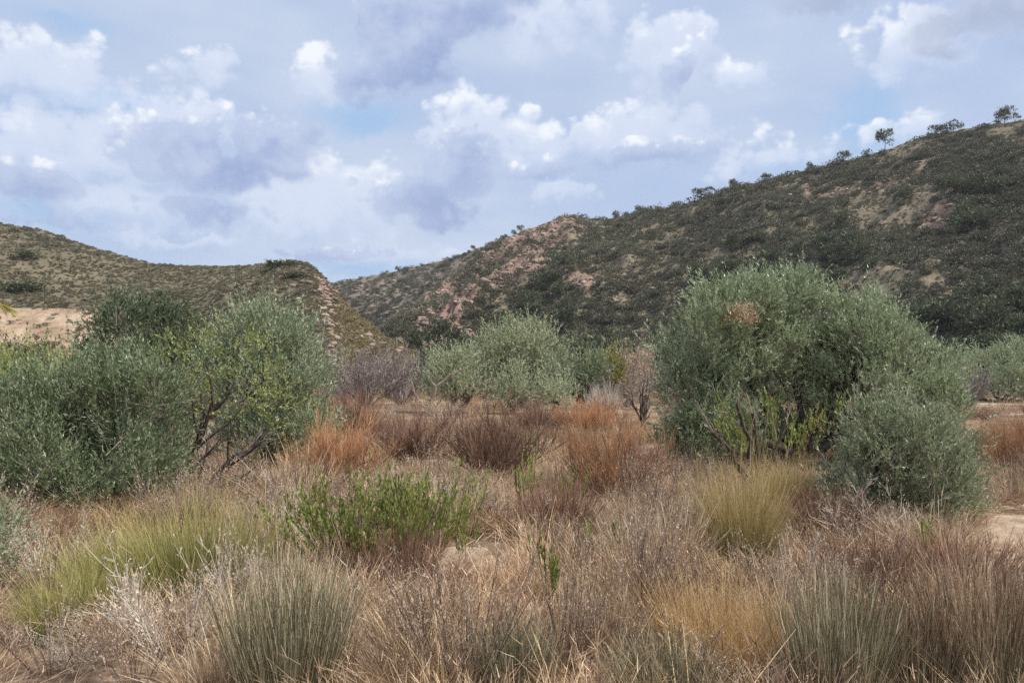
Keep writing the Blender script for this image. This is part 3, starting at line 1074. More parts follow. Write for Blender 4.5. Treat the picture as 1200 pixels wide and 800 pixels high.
# --- olives on the left
Y3 = 9.4
B3 = at(90, 438, Y3)
lob = [ptlobe(90, Y3, *a) for a in (
    (30, 515, 150, 120, 0), (105, 490, 130, 130, .2), (165, 500, 110, 150, 0), (60, 545, 190, 110, -.2), (140, 560, 150, 90, 0), (-40, 520, 160, 130, 0), (150, 455, 80, 80, .4), (-10, 565, 130, 90, -.2), (110, 450, 60, 50, .5),
    (110, 580, 170, 60, -.2), (10, 590, 160, 60, -.2), (190, 560, 60, 80, 0))]
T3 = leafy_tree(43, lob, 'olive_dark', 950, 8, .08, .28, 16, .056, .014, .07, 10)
place(T3, 'olive_tree', 'dark green olive thicket spilling low over the sand bank side', 'olive tree', (B3.x, Y3, float(ground_z(B3.x, Y3))))
Y4 = 13.5
B4 = at(165, 438, Y4)
lob = [ptlobe(165, Y4, *a) for a in (
    (165, 392, 100, 76, 0), (138, 408, 76, 76, .2), (198, 408, 76, 84, .1), (165, 450, 140, 120, 0), (125, 425, 60, 80, .2), (220, 450, 80, 110, .2), (165, 500, 160, 80, 0))]
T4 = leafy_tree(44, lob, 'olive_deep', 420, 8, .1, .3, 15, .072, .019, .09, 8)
place(T4, 'olive_tree', 'olive tree rising behind the dark thicket, its crown against the hill', 'olive tree', (B4.x, Y4, float(ground_z(B4.x, Y4))))
Y5 = 12.6
B5 = at(320, 438, Y5)
lob = [ptlobe(320, Y5, *a) for a in (
    (312, 408, 80, 90, .2), (346, 440, 84, 110, 0), (282, 420, 72, 90, .3), (310, 460, 140, 120, 0), (360, 470, 70, 100, .1), (270, 460, 90, 110, .3), (340, 500, 110, 70, 0), (300, 520, 120, 60, 0), (365, 510, 60, 60, 0))]
T5 = leafy_tree(45, lob, 'olive', 480, 8, .1, .3, 15, .068, .018, .08, 8)
place(T5, 'olive_tree', 'upright olive tree standing beside an orange dry tussock', 'olive tree', (B5.x, Y5, float(ground_z(B5.x, Y5))))

# --- thin lime green tree with a dark forked trunk
Y6 = 10.2
B6 = at(208, 438, Y6)
lob = [ptlobe(208, Y6, *a) for a in ((245, 425, 110, 70, 0), (285, 440, 70, 70, .2), (215, 445, 70, 70, .1), (265, 470, 90, 50, 0), (325, 462, 50, 40, .1), (300, 500, 40, 30, 0))]
r = np.random.default_rng(46)
S = crown_stems(r, lob, 60, 7, .10, .2, .5, .5)
g = Geo(); add_leaves(g, r, S, 9, .1, 1, .05, .022, .9)
crown = gm(g, 'crown', 'olive_lime')
g = Geo()
n = 6
S0 = Stems(np.zeros((n, 3)) + [0, 0, -.1] + r.normal(0, .05, (n, 3)) * [1, 1, 0], np.array([[-.45, 0, 1], [-.1, .1, 1], [.35, -.1, .9], [.75, .1, .75], [.9, -.1, .45], [-.7, .2, .7]]),
           np.array([1.5, 1.7, 1.5, 1.4, 1.3, 1.4]), rvec(r, n) * .12, r.uniform(0, 1, n), np.array([.05, .055, .05, .045, .04, .04]))
add_tubes(g, r, S0, .4, 7, 6, .02)
S1 = children(r, S0, 7, .25, .95, .8, .5, .5, .25)
add_tubes(g, r, S1, .35, 4, 5, .02)
trunk = gm(g, 'trunk', 'bark', True)
g = Geo()
S2 = children(r, S1, 9, .2, 1, .9, .5, .4, .15)
S3 = children(r, S2, 4, .2, 1, .9, .55, .6, .1)
S2.r[:] = .007; S3.r[:] = .0045
add_blades(g, r, S2, 3); add_blades(g, r, S3, 2)
twigs = gm(g, 'twigs', 'twig_purple')
place([('trunk', trunk), ('crown', crown), ('twigs', twigs)], 'thorn_tree', 'half bare tree with dark forked trunk and sparse lime leaves', 'tree', (B6.x, Y6, float(ground_z(B6.x, Y6))))

# --- dead tree with pale limbs in front of the large olive
Y7 = 11.5
B7 = at(884, 438, Y7)
r = np.random.default_rng(47)
g = Geo()
S0 = Stems(np.zeros((5, 3)) + [0, 0, -.1], np.array([[-.55, 0, 1], [-.15, -.1, 1], [.05, 0, 1], [.5, -.1, .95], [.2, .1, 1]]), np.array([1.35, 1.5, 1.3, 1.2, .9]), rvec(r, 5) * .12,
           r.uniform(0, 1, 5), np.array([.05, .05, .055, .035, .03]))
add_tubes(g, r, S0, .45, 7, 6, .02)
trunk = gm(g, 'trunk', 'bark', True)
brs = []
for i in range(len(S0)):
    one = Stems(S0.base[i:i + 1], S0.dir[i:i + 1], S0.L[i:i + 1], S0.bend[i:i + 1], S0.v[i:i + 1], S0.r[i:i + 1])
    for q in range(3):
        S1 = children(r, one, 1, .55, .98, .7, .5, .4, .25)
        S1.r[:] = .011
        S2 = children(r, S1, 5, .25, 1, .8, .5, .4, .1)
        S2.r[:] = .004
        g = Geo()
        add_tubes(g, r, S1, .4, 4, 5)
        add_blades(g, r, S2, 3)
        brs.append(('branch', gm(g, 'branch', 'bark_grey')))
place([('trunk', trunk)] + brs, 'dead_tree', 'dead tree with dark stump and grey bare branches before the large olive', 'dead tree', (B7.x, Y7, float(ground_z(B7.x, Y7))))


# --- shrub kinds
def dome_bush(seed, mat, n, h, rad, twl, r_tw=.0025, dense=3, upw=.5):
    """a rounded bush of countless fine dry twigs"""
    r = np.random.default_rng(seed)
    k = 60
    S0 = Stems(r.normal(0, rad * .3, (k, 3)) * [1, 1, 0], unit(rvec(r, k) * [1, 1, .4] + [0, 0, .6]), r.uniform(.7, 1.1, k) * h * .95, rvec(r, k) * .1, r.uniform(0, 1, k), np.full(k, r_tw * 2.2))
    S0.dir[:, :2] *= rad / h * 1.1
    S0.dir = unit(S0.dir)
    g = Geo()
    add_blades(g, r, S0, 4, .7, tlo=0, thi=.5)
    stems = gm(g, 'stems', 'stem_dark')
    g = Geo()
    S1 = children(r, S0, n / k / (1 + dense), .05, 1, .8, .45, .6, .3)
    S1.base[:, 2] = np.maximum(S1.base[:, 2], .02)
    S1.r[:] = r_tw
    S2 = children(r, S1, dense, .2, 1, .7, .6, .8, .3)
    S2.r[:] = r_tw * .8
    add_blades(g, r, S1, 3, .7, tlo=.1, thi=.8); add_blades(g, r, S2, 2, .8, tlo=.4, thi=1)
    return [('stems', stems), ('twigs', gm(g, 'twigs', mat))]


def rush_clump(seed, mat, n, h, rad, lean=.35, bend=.25, w=.0022, nseg=4, side=0, rnd=.13, rb=.09):
    """upright or arching thin stems from a tussock base"""
    r = np.random.default_rng(seed)
    a = r.uniform(0, 6.283, n)
    q = np.sqrt(r.uniform(0, 1, n))
    base = np.stack([np.cos(a) * q * rad, np.sin(a) * q * rad, np.full(n, -.02)], -1)
    o = np.stack([np.cos(a) * q, np.sin(a) * q, np.zeros(n)], -1)
    dr = unit(o * lean + rvec(r, n) * rnd + [0, 0, 1])
    L = h * r.uniform(.55, 1.1, n) * (1.05 - .3 * q)
    S = Stems(base, dr, L, o * bend + rvec(r, n) * rb - np.array([0, 0, bend * .35]), r.uniform(0, 1, n), w * r.uniform(.7, 1.3, n))
    g = Geo()
    add_blades(g, r, S, nseg, .75)
    if side:
        B = children(r, S, side, .45, .95, .35, .3, .7, .2)
        add_blades(g, r, B, 2, .7, tlo=.6, thi=1)
    return [('stems', gm(g, 'stems', mat))]


def stalk_shrub(seed, mat, leafmat, n, h, rad, n_leaf, ll, lw, s0=.45, lean=.5, nb=3, w=.004):
    """upright branched stalks with leaves or seed heads towards the tips"""
    r = np.random.default_rng(seed)
    a = r.uniform(0, 6.283, n)
    q = np.sqrt(r.uniform(0, 1, n))
    o = np.stack([np.cos(a) * q, np.sin(a) * q, np.zeros(n)], -1)
    S = Stems(o * rad * .45 - [0, 0, .02], unit(o * lean + rvec(r, n) * .12 + [0, 0, 1]), h * r.uniform(.6, 1.1, n), rvec(r, n) * .08 + o * .06, r.uniform(0, 1, n), np.full(n, w))
    B = children(r, S, nb, .35, .95, .45, .38, .6, .35)
    g = Geo()
    add_blades(g, r, S, 4, .6); add_blades(g, r, B, 3, .7, tlo=.3)
    st = gm(g, 'stems', mat)
    g = Geo()
    add_leaves(g, r, S, n_leaf, s0, 1, ll, lw, .6, .3)
    add_leaves(g, r, B, n_leaf * .6, .3, 1, ll, lw, .6, .3)
    return [('stems', st), ('leaves', gm(g, 'leaves', leafmat))]


def skeleton(seed, mat, n, h, spread=.8, n1=5, n2=5, w=.005, seeds=None):
    """a dead shrub of crooked bare twigs"""
    r = np.random.default_rng(seed)
    o = rvec(r, n) * [1, 1, 0]
    S = Stems(o * .08 - [0, 0, .02], unit(o * spread + [0, 0, .8] + rvec(r, n) * .2), h * r.uniform(.6, 1.1, n), rvec(r, n) * .16, r.uniform(0, 1, n), np.full(n, w))
    B = children(r, S, n1, .25, 1, .8, .5, .6, .2)
    C = children(r, B, n2, .2, 1, .9, .5, .6, .1)
    g = Geo()
    add_tubes(g, r, S, .5, 4, 4, .02); add_blades(g, r, B, 3, .6); add_blades(g, r, C, 2, .7)
    ps = [('stems', gm(g, 'stems', mat))]
    if seeds:
        g = Geo()
        add_leaves(g, r, C, 3, .4, 1, .02, .01, 1.0)
        ps.append(('seed_heads', gm(g, 'seed_heads', seeds)))
    return ps


P = {}
P['rust'] = [dome_bush(60 + k, 'rust', 4600, .85, .62, .3, .0034) for k in range(2)]
P['red'] = [dome_bush(63 + k, 'redbrown', 4000, .9, .65, .3, .0038, upw=.8) for k in range(2)]
P['red_up'] = [rush_clump(66 + k, 'redbrown', 420, .85, .3, .5, .12, .004, 4, 3) for k in range(2)]
P['broom'] = [rush_clump(68 + k, 'broom', 1500, .70, .46, .22, .32, .0026, 5, .6, .26, .24) for k in range(3)]
P['broom_gold'] = [rush_clump(72 + k, 'broom_gold', 1250, 1.0, .36, .3, .2, .003, 5, 1, .22, .18) for k in range(2)]
P['reed'] = [rush_clump(75 + k, 'reed', 1150, .85, .34, .26, .1, .0036, 4, 1, .16, .1) for k in range(3)]
P['reed_red'] = [rush_clump(79 + k, 'reed_red', 480, .95, .34, .2, .07, .004, 4, 2) for k in range(2)]
P['gold'] = [rush_clump(82 + k, 'gold', 1500, .52, .52, .4, .4, .0026, 5, 1, .5, .4) for k in range(2)]
P['straw'] = [rush_clump(85 + k, 'straw', 420, .6, .24, .5, .35, .0032, 4, 1, .3, .25) for k in range(2)]
P['leafy'] = [stalk_shrub(88 + k, 'stem_dark', 'green', 95, .72, .45, 9, .045, .016, .6, .85, 5, .0042) for k in range(3)]
P['shoots'] = [stalk_shrub(95, 'stem_dark', 'green', 12, 1.0, .5, 12, .06, .026, .35, .9, 14, .004)]
P['sprig'] = [stalk_shrub(92 + k, 'stem_dark', 'green', 12, .5, .16, 20, .045, .015, .55, .5, 3) for k in range(3)]
P['stalk'] = [stalk_shrub(96 + k, 'stem_dark', 'seed', 44, .75, .3, 9, .022, .010, .5, .65, 4, .0042) for k in range(3)]
P['skel'] = [skeleton(100 + k, 'twig_pale', 22, .62, .9, 6, 5, .0048, 'seed') for k in range(3)]
P['thicket'] = [skeleton(105 + k, 'twig_purple', 34, 2.6, .75, 8, 6, .022) for k in range(2)]
P['grey_dome'] = [dome_bush(108, 'twig_pale', 3000, .8, .6, .3, .0036)]

NAMES = {
    'rust': ('rust_bush', 'bush'), 'red': ('brown_bush', 'bush'), 'red_up': ('brown_bush', 'bush'), 'broom': ('broom_clump', 'broom'), 'broom_gold': ('broom_clump', 'broom'),
    'reed': ('rush_clump', 'rushes'), 'reed_red': ('rush_clump', 'rushes'), 'gold': ('straw_tussock', 'tussock'), 'straw': ('straw_tussock', 'tussock'),
    'leafy': ('leafy_shrub', 'shrub'), 'sprig': ('green_sprig', 'sprig'), 'stalk': ('dry_weed', 'weed'), 'skel': ('bare_shrub', 'dead shrub'), 'thicket': ('bare_thicket', 'dead shrub'),
    'grey_dome': ('grey_bush', 'bush'), 'shoots': ('leafy_shrub', 'shrub')}
HEIGHT = {'rust': .95, 'red': 1.0, 'red_up': .85, 'broom': .68, 'broom_gold': 1.0, 'reed': .85, 'reed_red': .95, 'gold': .5, 'straw': .55, 'leafy': .75, 'sprig': .52, 'stalk': .78, 'skel': .6, 'thicket': 2.9, 'grey_dome': .85, 'shoots': 1.15}
WIDTH = {'rust': 1.5, 'red': 1.55, 'red_up': 1.1, 'broom': 1.3, 'broom_gold': 1.35, 'reed': 1.05, 'reed_red': 1.0, 'gold': 1.5, 'straw': 1.0, 'leafy': 1.25, 'sprig': .55, 'stalk': .95, 'skel': 1.2, 'thicket': 3.6, 'grey_dome': 1.4, 'shoots': 1.5}
for kd in ('rust', 'red', 'grey_dome', 'red_up', 'sprig', 'leafy'):      # true spread of the fuzzy kinds
    me_ = P[kd][0][-1][1]
    co_ = np.zeros(len(me_.vertices) * 3, np.float32)
    me_.vertices.foreach_get('co', co_)
    co_ = co_.reshape(-1, 3)
    HEIGHT[kd], WIDTH[kd] = float(np.percentile(co_[:, 2], 97)), 2 * float(np.percentile(np.abs(co_[:, 0]), 95))
USED = {}
MARK = []                         # the shrubs placed one by one: x, y, radius, label


def put(kind, px, by, w, h, label, group=None, rz=None, k=None):
    """a shrub whose foot shows at (px, by) and that is about w by h pixels there"""
    p = gpos(px, by)
    s = p.y / F
    c = USED[kind] = USED.get(kind, -1) + 1
    k = (c if k is None else k) % len(P[kind])
    if kind == 'sprig':
        h *= 1.5
    sx, sz = w * s / WIDTH[kind], h * s / HEIGHT[kind]
    MARK.append((p.x, p.y, w * s * .5, label))
    nm, cat = NAMES[kind]
    return place(P[kind][k], nm, label, cat, p, rz if rz is not None else c * 2.399, (sx, sx, sz), group)


# orange and rust bushes
put('rust', 718, 584, 108, 86, 'orange rust bush, fullest of the plain, near a golden broom')
put('rust', 688, 508, 76, 40, 'orange bush behind the fullest rust bush, next to a grey shrub')
put('rust', 392, 575, 105, 78, 'drooping orange dry bush leaning out beside the upright olive')
put('rust', 1172, 556, 90, 58, 'rust red bush behind the small grey olive bush')
put('rust', 1215, 540, 80, 50, 'rust red bush farther out behind the sand patch')
# brown bushes
put('red', 578, 560, 112, 88, 'dense dark red brown bush on the open plain')
put('red', 484, 545, 84, 72, 'olive brown dense bush beside the dark red brown one')
put('red_up', 412, 512, 66, 50, 'brown twiggy bush at the foot of the bare thicket')
put('red_up', 655, 640, 84, 70, 'brown upright bush with green sprigs among pink grass')
put('red', 634, 508, 70, 36, 'purple brown low bush behind the dark red brown one')
# yellow green broom
put('broom', 235, 715, 190, 140, 'yellow green arching broom clump under the forked dark trunk')
put('broom', 150, 705, 150, 105, 'green broom clump with ochre tips beside the dark thicket')
put('broom', 85, 745, 130, 95, 'low green broom clump by the reddish dry weeds')
put('broom_gold', 868, 672, 130, 142, 'tall golden green broom in front of the dead tree')
put('broom_gold', 925, 610, 90, 84, 'green yellow broom at the foot of the large olive')
# green leafy shrubs
put('leafy', 425, 690, 165, 108, 'bright green leafy shrub with dark stems in dry grass')
put('leafy', 492, 668, 125, 100, 'bright green leafy shrub side by side with another, half bare below')
put('shoots', 915, 562, 120, 110, 'bright green shoots growing through the dead tree')
put('sprig', 357, 655, 40, 56, 'single green sprig beside the yellow broom')
put('sprig', 618, 618, 30, 56, 'narrow green sprig standing by the brown upright bush')
put('sprig', 700, 672, 56, 34, 'small green sprig in the middle of straw stalks')
put('sprig', 645, 745, 44, 62, 'green sprig with dark stem rising from grey rushes')
put('sprig', 668, 612, 34, 36, 'short green sprig inside the brown upright bush')
put('sprig', 1085, 668, 28, 36, 'green sprig among brown tipped rushes near the sand')
put('sprig', 1030, 770, 40, 54, 'yellow green sprig between grey and brown tipped rushes')
put('sprig', 545, 668, 34, 34, 'tiny green sprig at the edge of the bare patch')
# grey rushes in front
put('reed', 335, 835, 165, 178, 'dense grey green rush clump with bleached stems beside it')
put('reed', 605, 835, 110, 110, 'low grey green rush clump under the green sprig')
put('reed', 980, 830, 140, 170, 'grey rush clump mixed with dead white stems')
put('reed', 775, 840, 150, 92, 'low green grey rushes in front of golden straw')
put('reed_red', 1060, 820, 140, 160, 'brown tipped rushes beside the grey rush clump')
put('reed_red', 1150, 820, 150, 185, 'tall brown tipped rushes before the small olive bush')
put('reed_red', 1215, 800, 120, 160, 'brown tipped rushes before the bare sand patch')
# straw
put('gold', 845, 782, 180, 112, 'rounded golden straw tussock in front of the tall broom')
put('gold', 905, 800, 130, 90, 'golden straw tussock touching the grey rushes')
put('straw', 790, 690, 110, 110, 'pale straw stalks leaning beside the tall broom', k=0)
put('straw', 745, 695, 110, 96, 'pale straw stalks leaning over the green sprig', k=1)
put('straw', 350, 600, 130, 80, 'tawny straw tussock below the drooping orange bush')
put('straw', 310, 660, 110, 100, 'pink tawny straw beside the single green sprig')
# bare, bleached shrubs
put('skel', 205, 800, 190, 130, 'bleached bare shrub with seed heads before the yellow broom')
put('skel', 90, 800, 110, 60, 'small bleached star shaped shrub in reddish weeds')
put('skel', 280, 740, 110, 110, 'bare white stems between broom and grey rushes')
put('skel', 940, 720, 120, 80, 'bleached tangle behind the grey rush clump')
put('skel', 830, 640, 60, 70, 'pale bare stems beneath the tall golden broom')
put('grey_dome', 708, 486, 40, 36, 'grey bleached bush behind the orange ones')
put('stalk', 60, 800, 120, 84, 'brown dry weeds below the low green broom')
put('stalk', 160, 825, 130, 84, 'brown dry weeds around the bleached shrub with seed heads')
put('red_up', 470, 712, 80, 80, 'dark bare stems under the bright green leafy shrub')
put('red', 525, 718, 80, 52, 'dark brown tangle beside the bare patch')
put('straw', 715, 775, 130, 90, 'pale straw tussock between low rushes and golden straw')
put('stalk', 665, 800, 110, 120, 'brown dry weeds beside the low grey green rush clump')
put('red_up', 965, 640, 90, 58, 'brown twiggy weeds between golden broom and small olive')
put('red_up', 1030, 705, 120, 66, 'red brown weeds in front of the small olive')
put('red_up', 1130, 700, 120, 62, 'red brown weeds at the rim of the bare sand')
put('straw', 450, 790, 120, 80, 'tawny straw tussock next to the dense grey green rush clump')
put('straw', 540, 800, 110, 74, 'tawny straw tussock in front of the dark brown tangle')
put('red', 792, 604, 44, 30, 'small brown bush between rust bush and golden broom')
put('stalk', 60, 690, 120, 70, 'reddish dry weeds with seed heads beside the green broom')
put('stalk', 270, 600, 120, 70, 'purple grey dry weeds under the lime leaved tree')
put('straw', 690, 735, 110, 80, 'pale straw tussock below the straw stalks that lean over a sprig')
put('stalk', 660, 700, 90, 80, 'brown dry weeds below the brown upright bush')
put('stalk', 1000, 690, 110, 70, 'dry weeds with seed heads at the small olive foot')

# --- olives and thickets of the middle distance
def mid_tree(seed, px, Y, lobes, mat, n_clump, label, ll=.13, lw=.045, per=9, sig=.26, shoot=.45, nleaf=13, name='olive_tree', cat='olive tree', group=None):
    b = at(px, 438, Y)
    lo = [ptlobe(px, Y, *a) for a in lobes]
    t = leafy_tree(seed, lo, mat, n_clump, per, sig, shoot, nleaf, ll, lw, .13, 8)
    return place(t, name, label, cat, (b.x, Y, float(ground_z(b.x, Y))), group=group)


mid_tree(120, 610, 38, [(608, 412, 84, 60, 0), (580, 420, 50, 60, .3), (640, 420, 56, 60, .3), (590, 398, 50, 34, .3), (630, 400, 50, 34, .3), (640, 445, 40, 40, 0), (575, 445, 30, 30, .3)], 'mid_olive', 230,
         'broad pale olive tree with a dark hollow, in the middle of the plain')
mid_tree(121, 535, 33, [(532, 440, 56, 50, 0), (552, 452, 56, 46, 0), (515, 458, 40, 36, 0)], 'olive_grey', 120,
         'grey green olive bush beside the bleached snag', .11, .036)
mid_tree(131, 602, 33.5, [(602, 452, 34, 44, -.4), (596, 464, 36, 30, -.4)], 'olive_grey', 60,
         'narrow grey green olive bush standing before the broad pale olive', .11, .036, name='olive_bush', cat='bush')
mid_tree(122, 680, 36, [(664, 442, 36, 40, 0), (692, 436, 34, 44, .2), (678, 456, 40, 26, 0)], 'olive', 80, 'light green small tree beside the yellow topped one')
mid_tree(123, 712, 37, [(712, 440, 34, 30, 0), (718, 446, 30, 26, .2)], 'yellow', 45, 'small yellow green tree beside the pale dry bush', name='small_tree', cat='tree')
mid_tree(124, 1175, 44, [(1150, 436, 80, 44, 0), (1170, 432, 90, 46, 0), (1150, 456, 90, 26, 0), (1200, 456, 90, 28, 0), (1205, 428, 80, 46, .3), (1130, 446, 44, 34, 0), (1235, 432, 80, 50, 0)], 'olive', 240,
         'dark based olive tree beyond the plain, behind the rust red bushes')
mid_tree(125, 652, 33, [(650, 466, 50, 24, 0)], 'mid_olive', 26, 'low grey green bush in front of the light green tree', name='olive_bush', cat='bush')
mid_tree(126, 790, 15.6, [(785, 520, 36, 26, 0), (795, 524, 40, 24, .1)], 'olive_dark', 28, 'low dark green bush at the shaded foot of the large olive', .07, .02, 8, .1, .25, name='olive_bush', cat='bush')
mid_tree(127, -18, 6.4, [(-22, 650, 70, 130, 0), (-20, 700, 66, 80, 0), (-30, 610, 60, 70, 0)], 'olive_grey', 80, 'blue grey olive bush next to the low green broom', .05, .013, 9, .07, .2, 16, name='olive_bush', cat='bush')
mid_tree(128, 30, 19, [(20, 440, 90, 44, 0), (-40, 435, 90, 50, 0), (60, 444, 60, 40, 0)], 'olive_lime', 90, 'low yellow green trees along the foot of the sandy bank', .09, .03, 9, .18, .35, name='small_tree', cat='tree')
mid_tree(129, 15, 28, [(5, 436, 60, 34, 0), (40, 436, 50, 30, 0)], 'pine', 60, 'dark green bush along the foot of the sandy bank', .12, .04, name='olive_bush', cat='bush')

# pale dry tree and bare trees beside the large olive
b = at(752, 438, 24)
place(leafy_tree(130, [ptlobe(752, 24, *a) for a in ((752, 440, 36, 50, 0), (745, 458, 40, 40, 0), (760, 455, 30, 40, 0))], 'seed', 50, 8, .16, .4, 8, .08, .025, .05, 6),
      'dry_tree', 'pale tan withered tree beside the large olive', 'dry tree', (b.x, 24, float(ground_z(b.x, 24))))
for px, by, w, h, lb in ((430, 478, 110, 76, 'broad bare purple grey thicket at the foot of the grassy hill'), (470, 476, 80, 70, 'bare purple grey thicket beside the bleached snag'),
                         (405, 474, 70, 60, 'bare thicket behind the upright olive'), (735, 478, 80, 76, 'bare grey thicket behind the pale withered tree'),
                         (1135, 478, 60, 50, 'bare grey thicket at the foot of the dark based olive'), (620, 484, 40, 34, 'bare brown twigs under the broad pale olive'),
                         (700, 480, 60, 40, 'bare grey twigs under the yellow green tree')):
    put('thicket', px, by, w, h, lb)

# bleached snag
r = np.random.default_rng(140)
b = gpos(503, 487)
sc_ = b.y / F
g = Geo()
S0 = Stems(np.array([[0, 0, -.1], [0, 0, -.1], [.1, 0, -.1]]), np.array([[.12, 0, 1], [-.35, 0, .8], [.3, .2, .9]]), np.array([36, 34, 22.]) * sc_, np.array([[.1, 0, .05], [-.2, 0, .1], [.1, 0, .1]]), r.uniform(0, 1, 3),
           np.array([.10, .05, .045]))
top0 = S0.p(np.array([0]), np.array([.98]))
S1 = Stems(np.concatenate([top0, top0, S0.p(np.array([1]), np.array([.9]))]), np.array([[.9, 0, .75], [-.5, 0, .6], [-.3, .1, 1.]]), np.array([40, 16, 20.]) * sc_, np.array([[.1, 0, -.1], [0, 0, .1], [0, 0, .1]]), np.array([.5, .7, .2]), np.array([.06, .035, .04]))
add_tubes(g, r, S0, .55, 6, 7, .02)
trunk = gm(g, 'trunk', 'bark_grey', True)
brs = []
for i in range(len(S1)):
    g = Geo()
    one = Stems(S1.base[i:i + 1], S1.dir[i:i + 1], S1.L[i:i + 1], S1.bend[i:i + 1], S1.v[i:i + 1], S1.r[i:i + 1])
    add_tubes(g, r, one, .4, 6, 6, .015)
    add_tubes(g, r, children(r, one, 5, .1, .95, .9, .3, .35, .2), .4, 3, 5)
    brs.append(('branch', gm(g, 'branch', 'bark_grey', True)))
place([('trunk', trunk)] + brs, 'dead_snag', 'bleached broken snag with one long limb pointing up', 'dead tree', b)


# --- pines
def pine(seed, h, cw, ch, n, form, mat='pine', leaf=.55):
    """trunk and a crown of needle clumps; form 0 round, 1 umbrella with gaps"""
    r = np.random.default_rng(seed)
    k = int(r.integers(7, 13)) if form else 11
    a = r.uniform(0, 6.283, k)
    q = np.sqrt(r.uniform(0.05, 1, k))
    zz = h - ch * (.25 + .65 * r.uniform(0, 1, k) * (1 if not form else q))
    lo = [(math.cos(a[i]) * q[i] * cw * .38, math.sin(a[i]) * q[i] * cw * .38, zz[i], cw * r.uniform(.13, .22), cw * r.uniform(.13, .22), ch * r.uniform(.12, .2) if form else ch * r.uniform(.18, .3)) for i in range(k)]
    S = crown_stems(r, lo, n // 12, 6, .18, leaf, .5, .6)
    g = Geo()
    add_leaves(g, r, S, 2, 0, 1, leaf, leaf * .35, .8)
    crown = gm(g, 'crown', mat)
    g = Geo()
    T = Stems(np.array([[0, 0, -.6]]), np.array([[.04, .03, 1.]]), np.array([h * .95]), np.array([[.05, -.04, 0]]), np.array([.5]), np.array([h * .022]))
    add_tubes(g, r, T, .3, 7, 6)
    L0 = np.array(lo)
    st = T.p(np.zeros(k, int), r.uniform(.45, .85, k))
    dv = L0[:, :3] - st
    B = Stems(st, dv, np.linalg.norm(dv, axis=1), rvec(r, k) * .08, r.uniform(0, 1, k), np.full(k, h * .008))
    add_tubes(g, r, B, .4, 3, 4)
    return [('trunk', gm(g, 'trunk', 'bark', True)), ('crown', crown)]


PINES = [pine(200 + k, 5.2, 4.6, 3.8, 1500, 0) for k in range(4)]
RIDGE = [pine(210 + k, 6.2, 6.2 + (k % 3) * .8, 4.2, 2000, 1, 'pine_far', .5) for k in range(7)]

ridge = [(1037, 272, 24, 27, 'lone umbrella pine standing clear on the skyline, trunk bare against sky'), (1178, 252, 28, 24, 'largest dark spreading pine on the highest skyline'),
         (989, 274, 19, 15, 'low round pine on the skyline below the lone umbrella pine'), (950, 280, 15, 14, 'small round pine on the skyline with clear sky on both sides'),
         (1098, 262, 22, 16, 'first of two pines side by side on the skyline'), (1118, 260, 17, 16, 'second of two pines side by side on the skyline'),
         (897, 287, 16, 10, 'low pine on the skyline beside a leaning one'), (860, 292, 12, 12, 'leaning small pine on the skyline'), (722, 310, 11, 11, 'tiny round pine in the saddle of the skyline by the rocky knob'),
         (610, 303, 9, 10, 'topmost of the tiny pines climbing the far ridge'), (602, 300, 8, 9, 'second topmost of the tiny pines climbing the far ridge'), (590, 297, 10, 9, 'third of the tiny pines climbing the far ridge'),
         (577, 293, 9, 7, 'fourth of the tiny pines climbing the far ridge'), (569, 291, 7, 6, 'lowest of the tiny pines climbing the far ridge'), (555, 432, 8, 7, 'dot like pine at the far end of the far ridge'),
         (466, 436, 8, 7, 'small dark tree on the hazy ridge between the hills'), (826, 297, 26, 16, 'wide dark pine sunk behind the skyline'), (791, 300, 12, 8, 'low scrubby pine on the skyline near the wide one')]
for k, (px, Yd, w, h, lb) in enumerate(ridge):
    H = hillB if Yd > 400 else hillA
    p, _ = H.sample(np.array([float(H.fu(px))]), np.array([1.0]))
    p = p[0]
    s = p[1] / F
    place(RIDGE[k % 7], 'pine_tree', lb, 'pine tree', (p[0], p[1], p[2] - (.2 if px == 1037 else .3 * h * s)), k * 1.7, (w * s / 7.4, w * s / 7.4, h * s * (1 if px == 1037 else 1.2) / 6.8))

r = np.random.default_rng(220)
cnt = 0
pr = []
while cnt < 230:
    px = r.uniform(470, 1350)
    fv = r.uniform(0.0, .8) ** 1.35
    p, rk = hillA.sample(np.array([float(hillA.fu(px))]), np.array([fv]))
    p = p[0]
    if rk[0] > .45 or vnoise(p[0] * .03, p[1] * .03, 9) < .32 + .3 * fv:
        continue
    s = r.uniform(.7, 1.5) * (1.15 - .35 * fv)
    zone = 'low on the wooded slope' if fv < .2 else ('halfway up the wooded slope' if fv < .45 else 'high on the wooded slope')
    look = 'small dark' if s < .75 else ('middling dark' if s < 1.0 else 'large dark')
    look += ' rounded pine ' + ('at the edge of bare rock ' if rk[0] > .12 else '')
    place(PINES[cnt % 4], 'pine_tree', look + zone, 'pine tree', (p[0], p[1], p[2] - .3), r.uniform(0, 6.28), (s, s, s * r.uniform(.75, 1.05)), look.strip() + 's ' + zone)
    cnt += 1
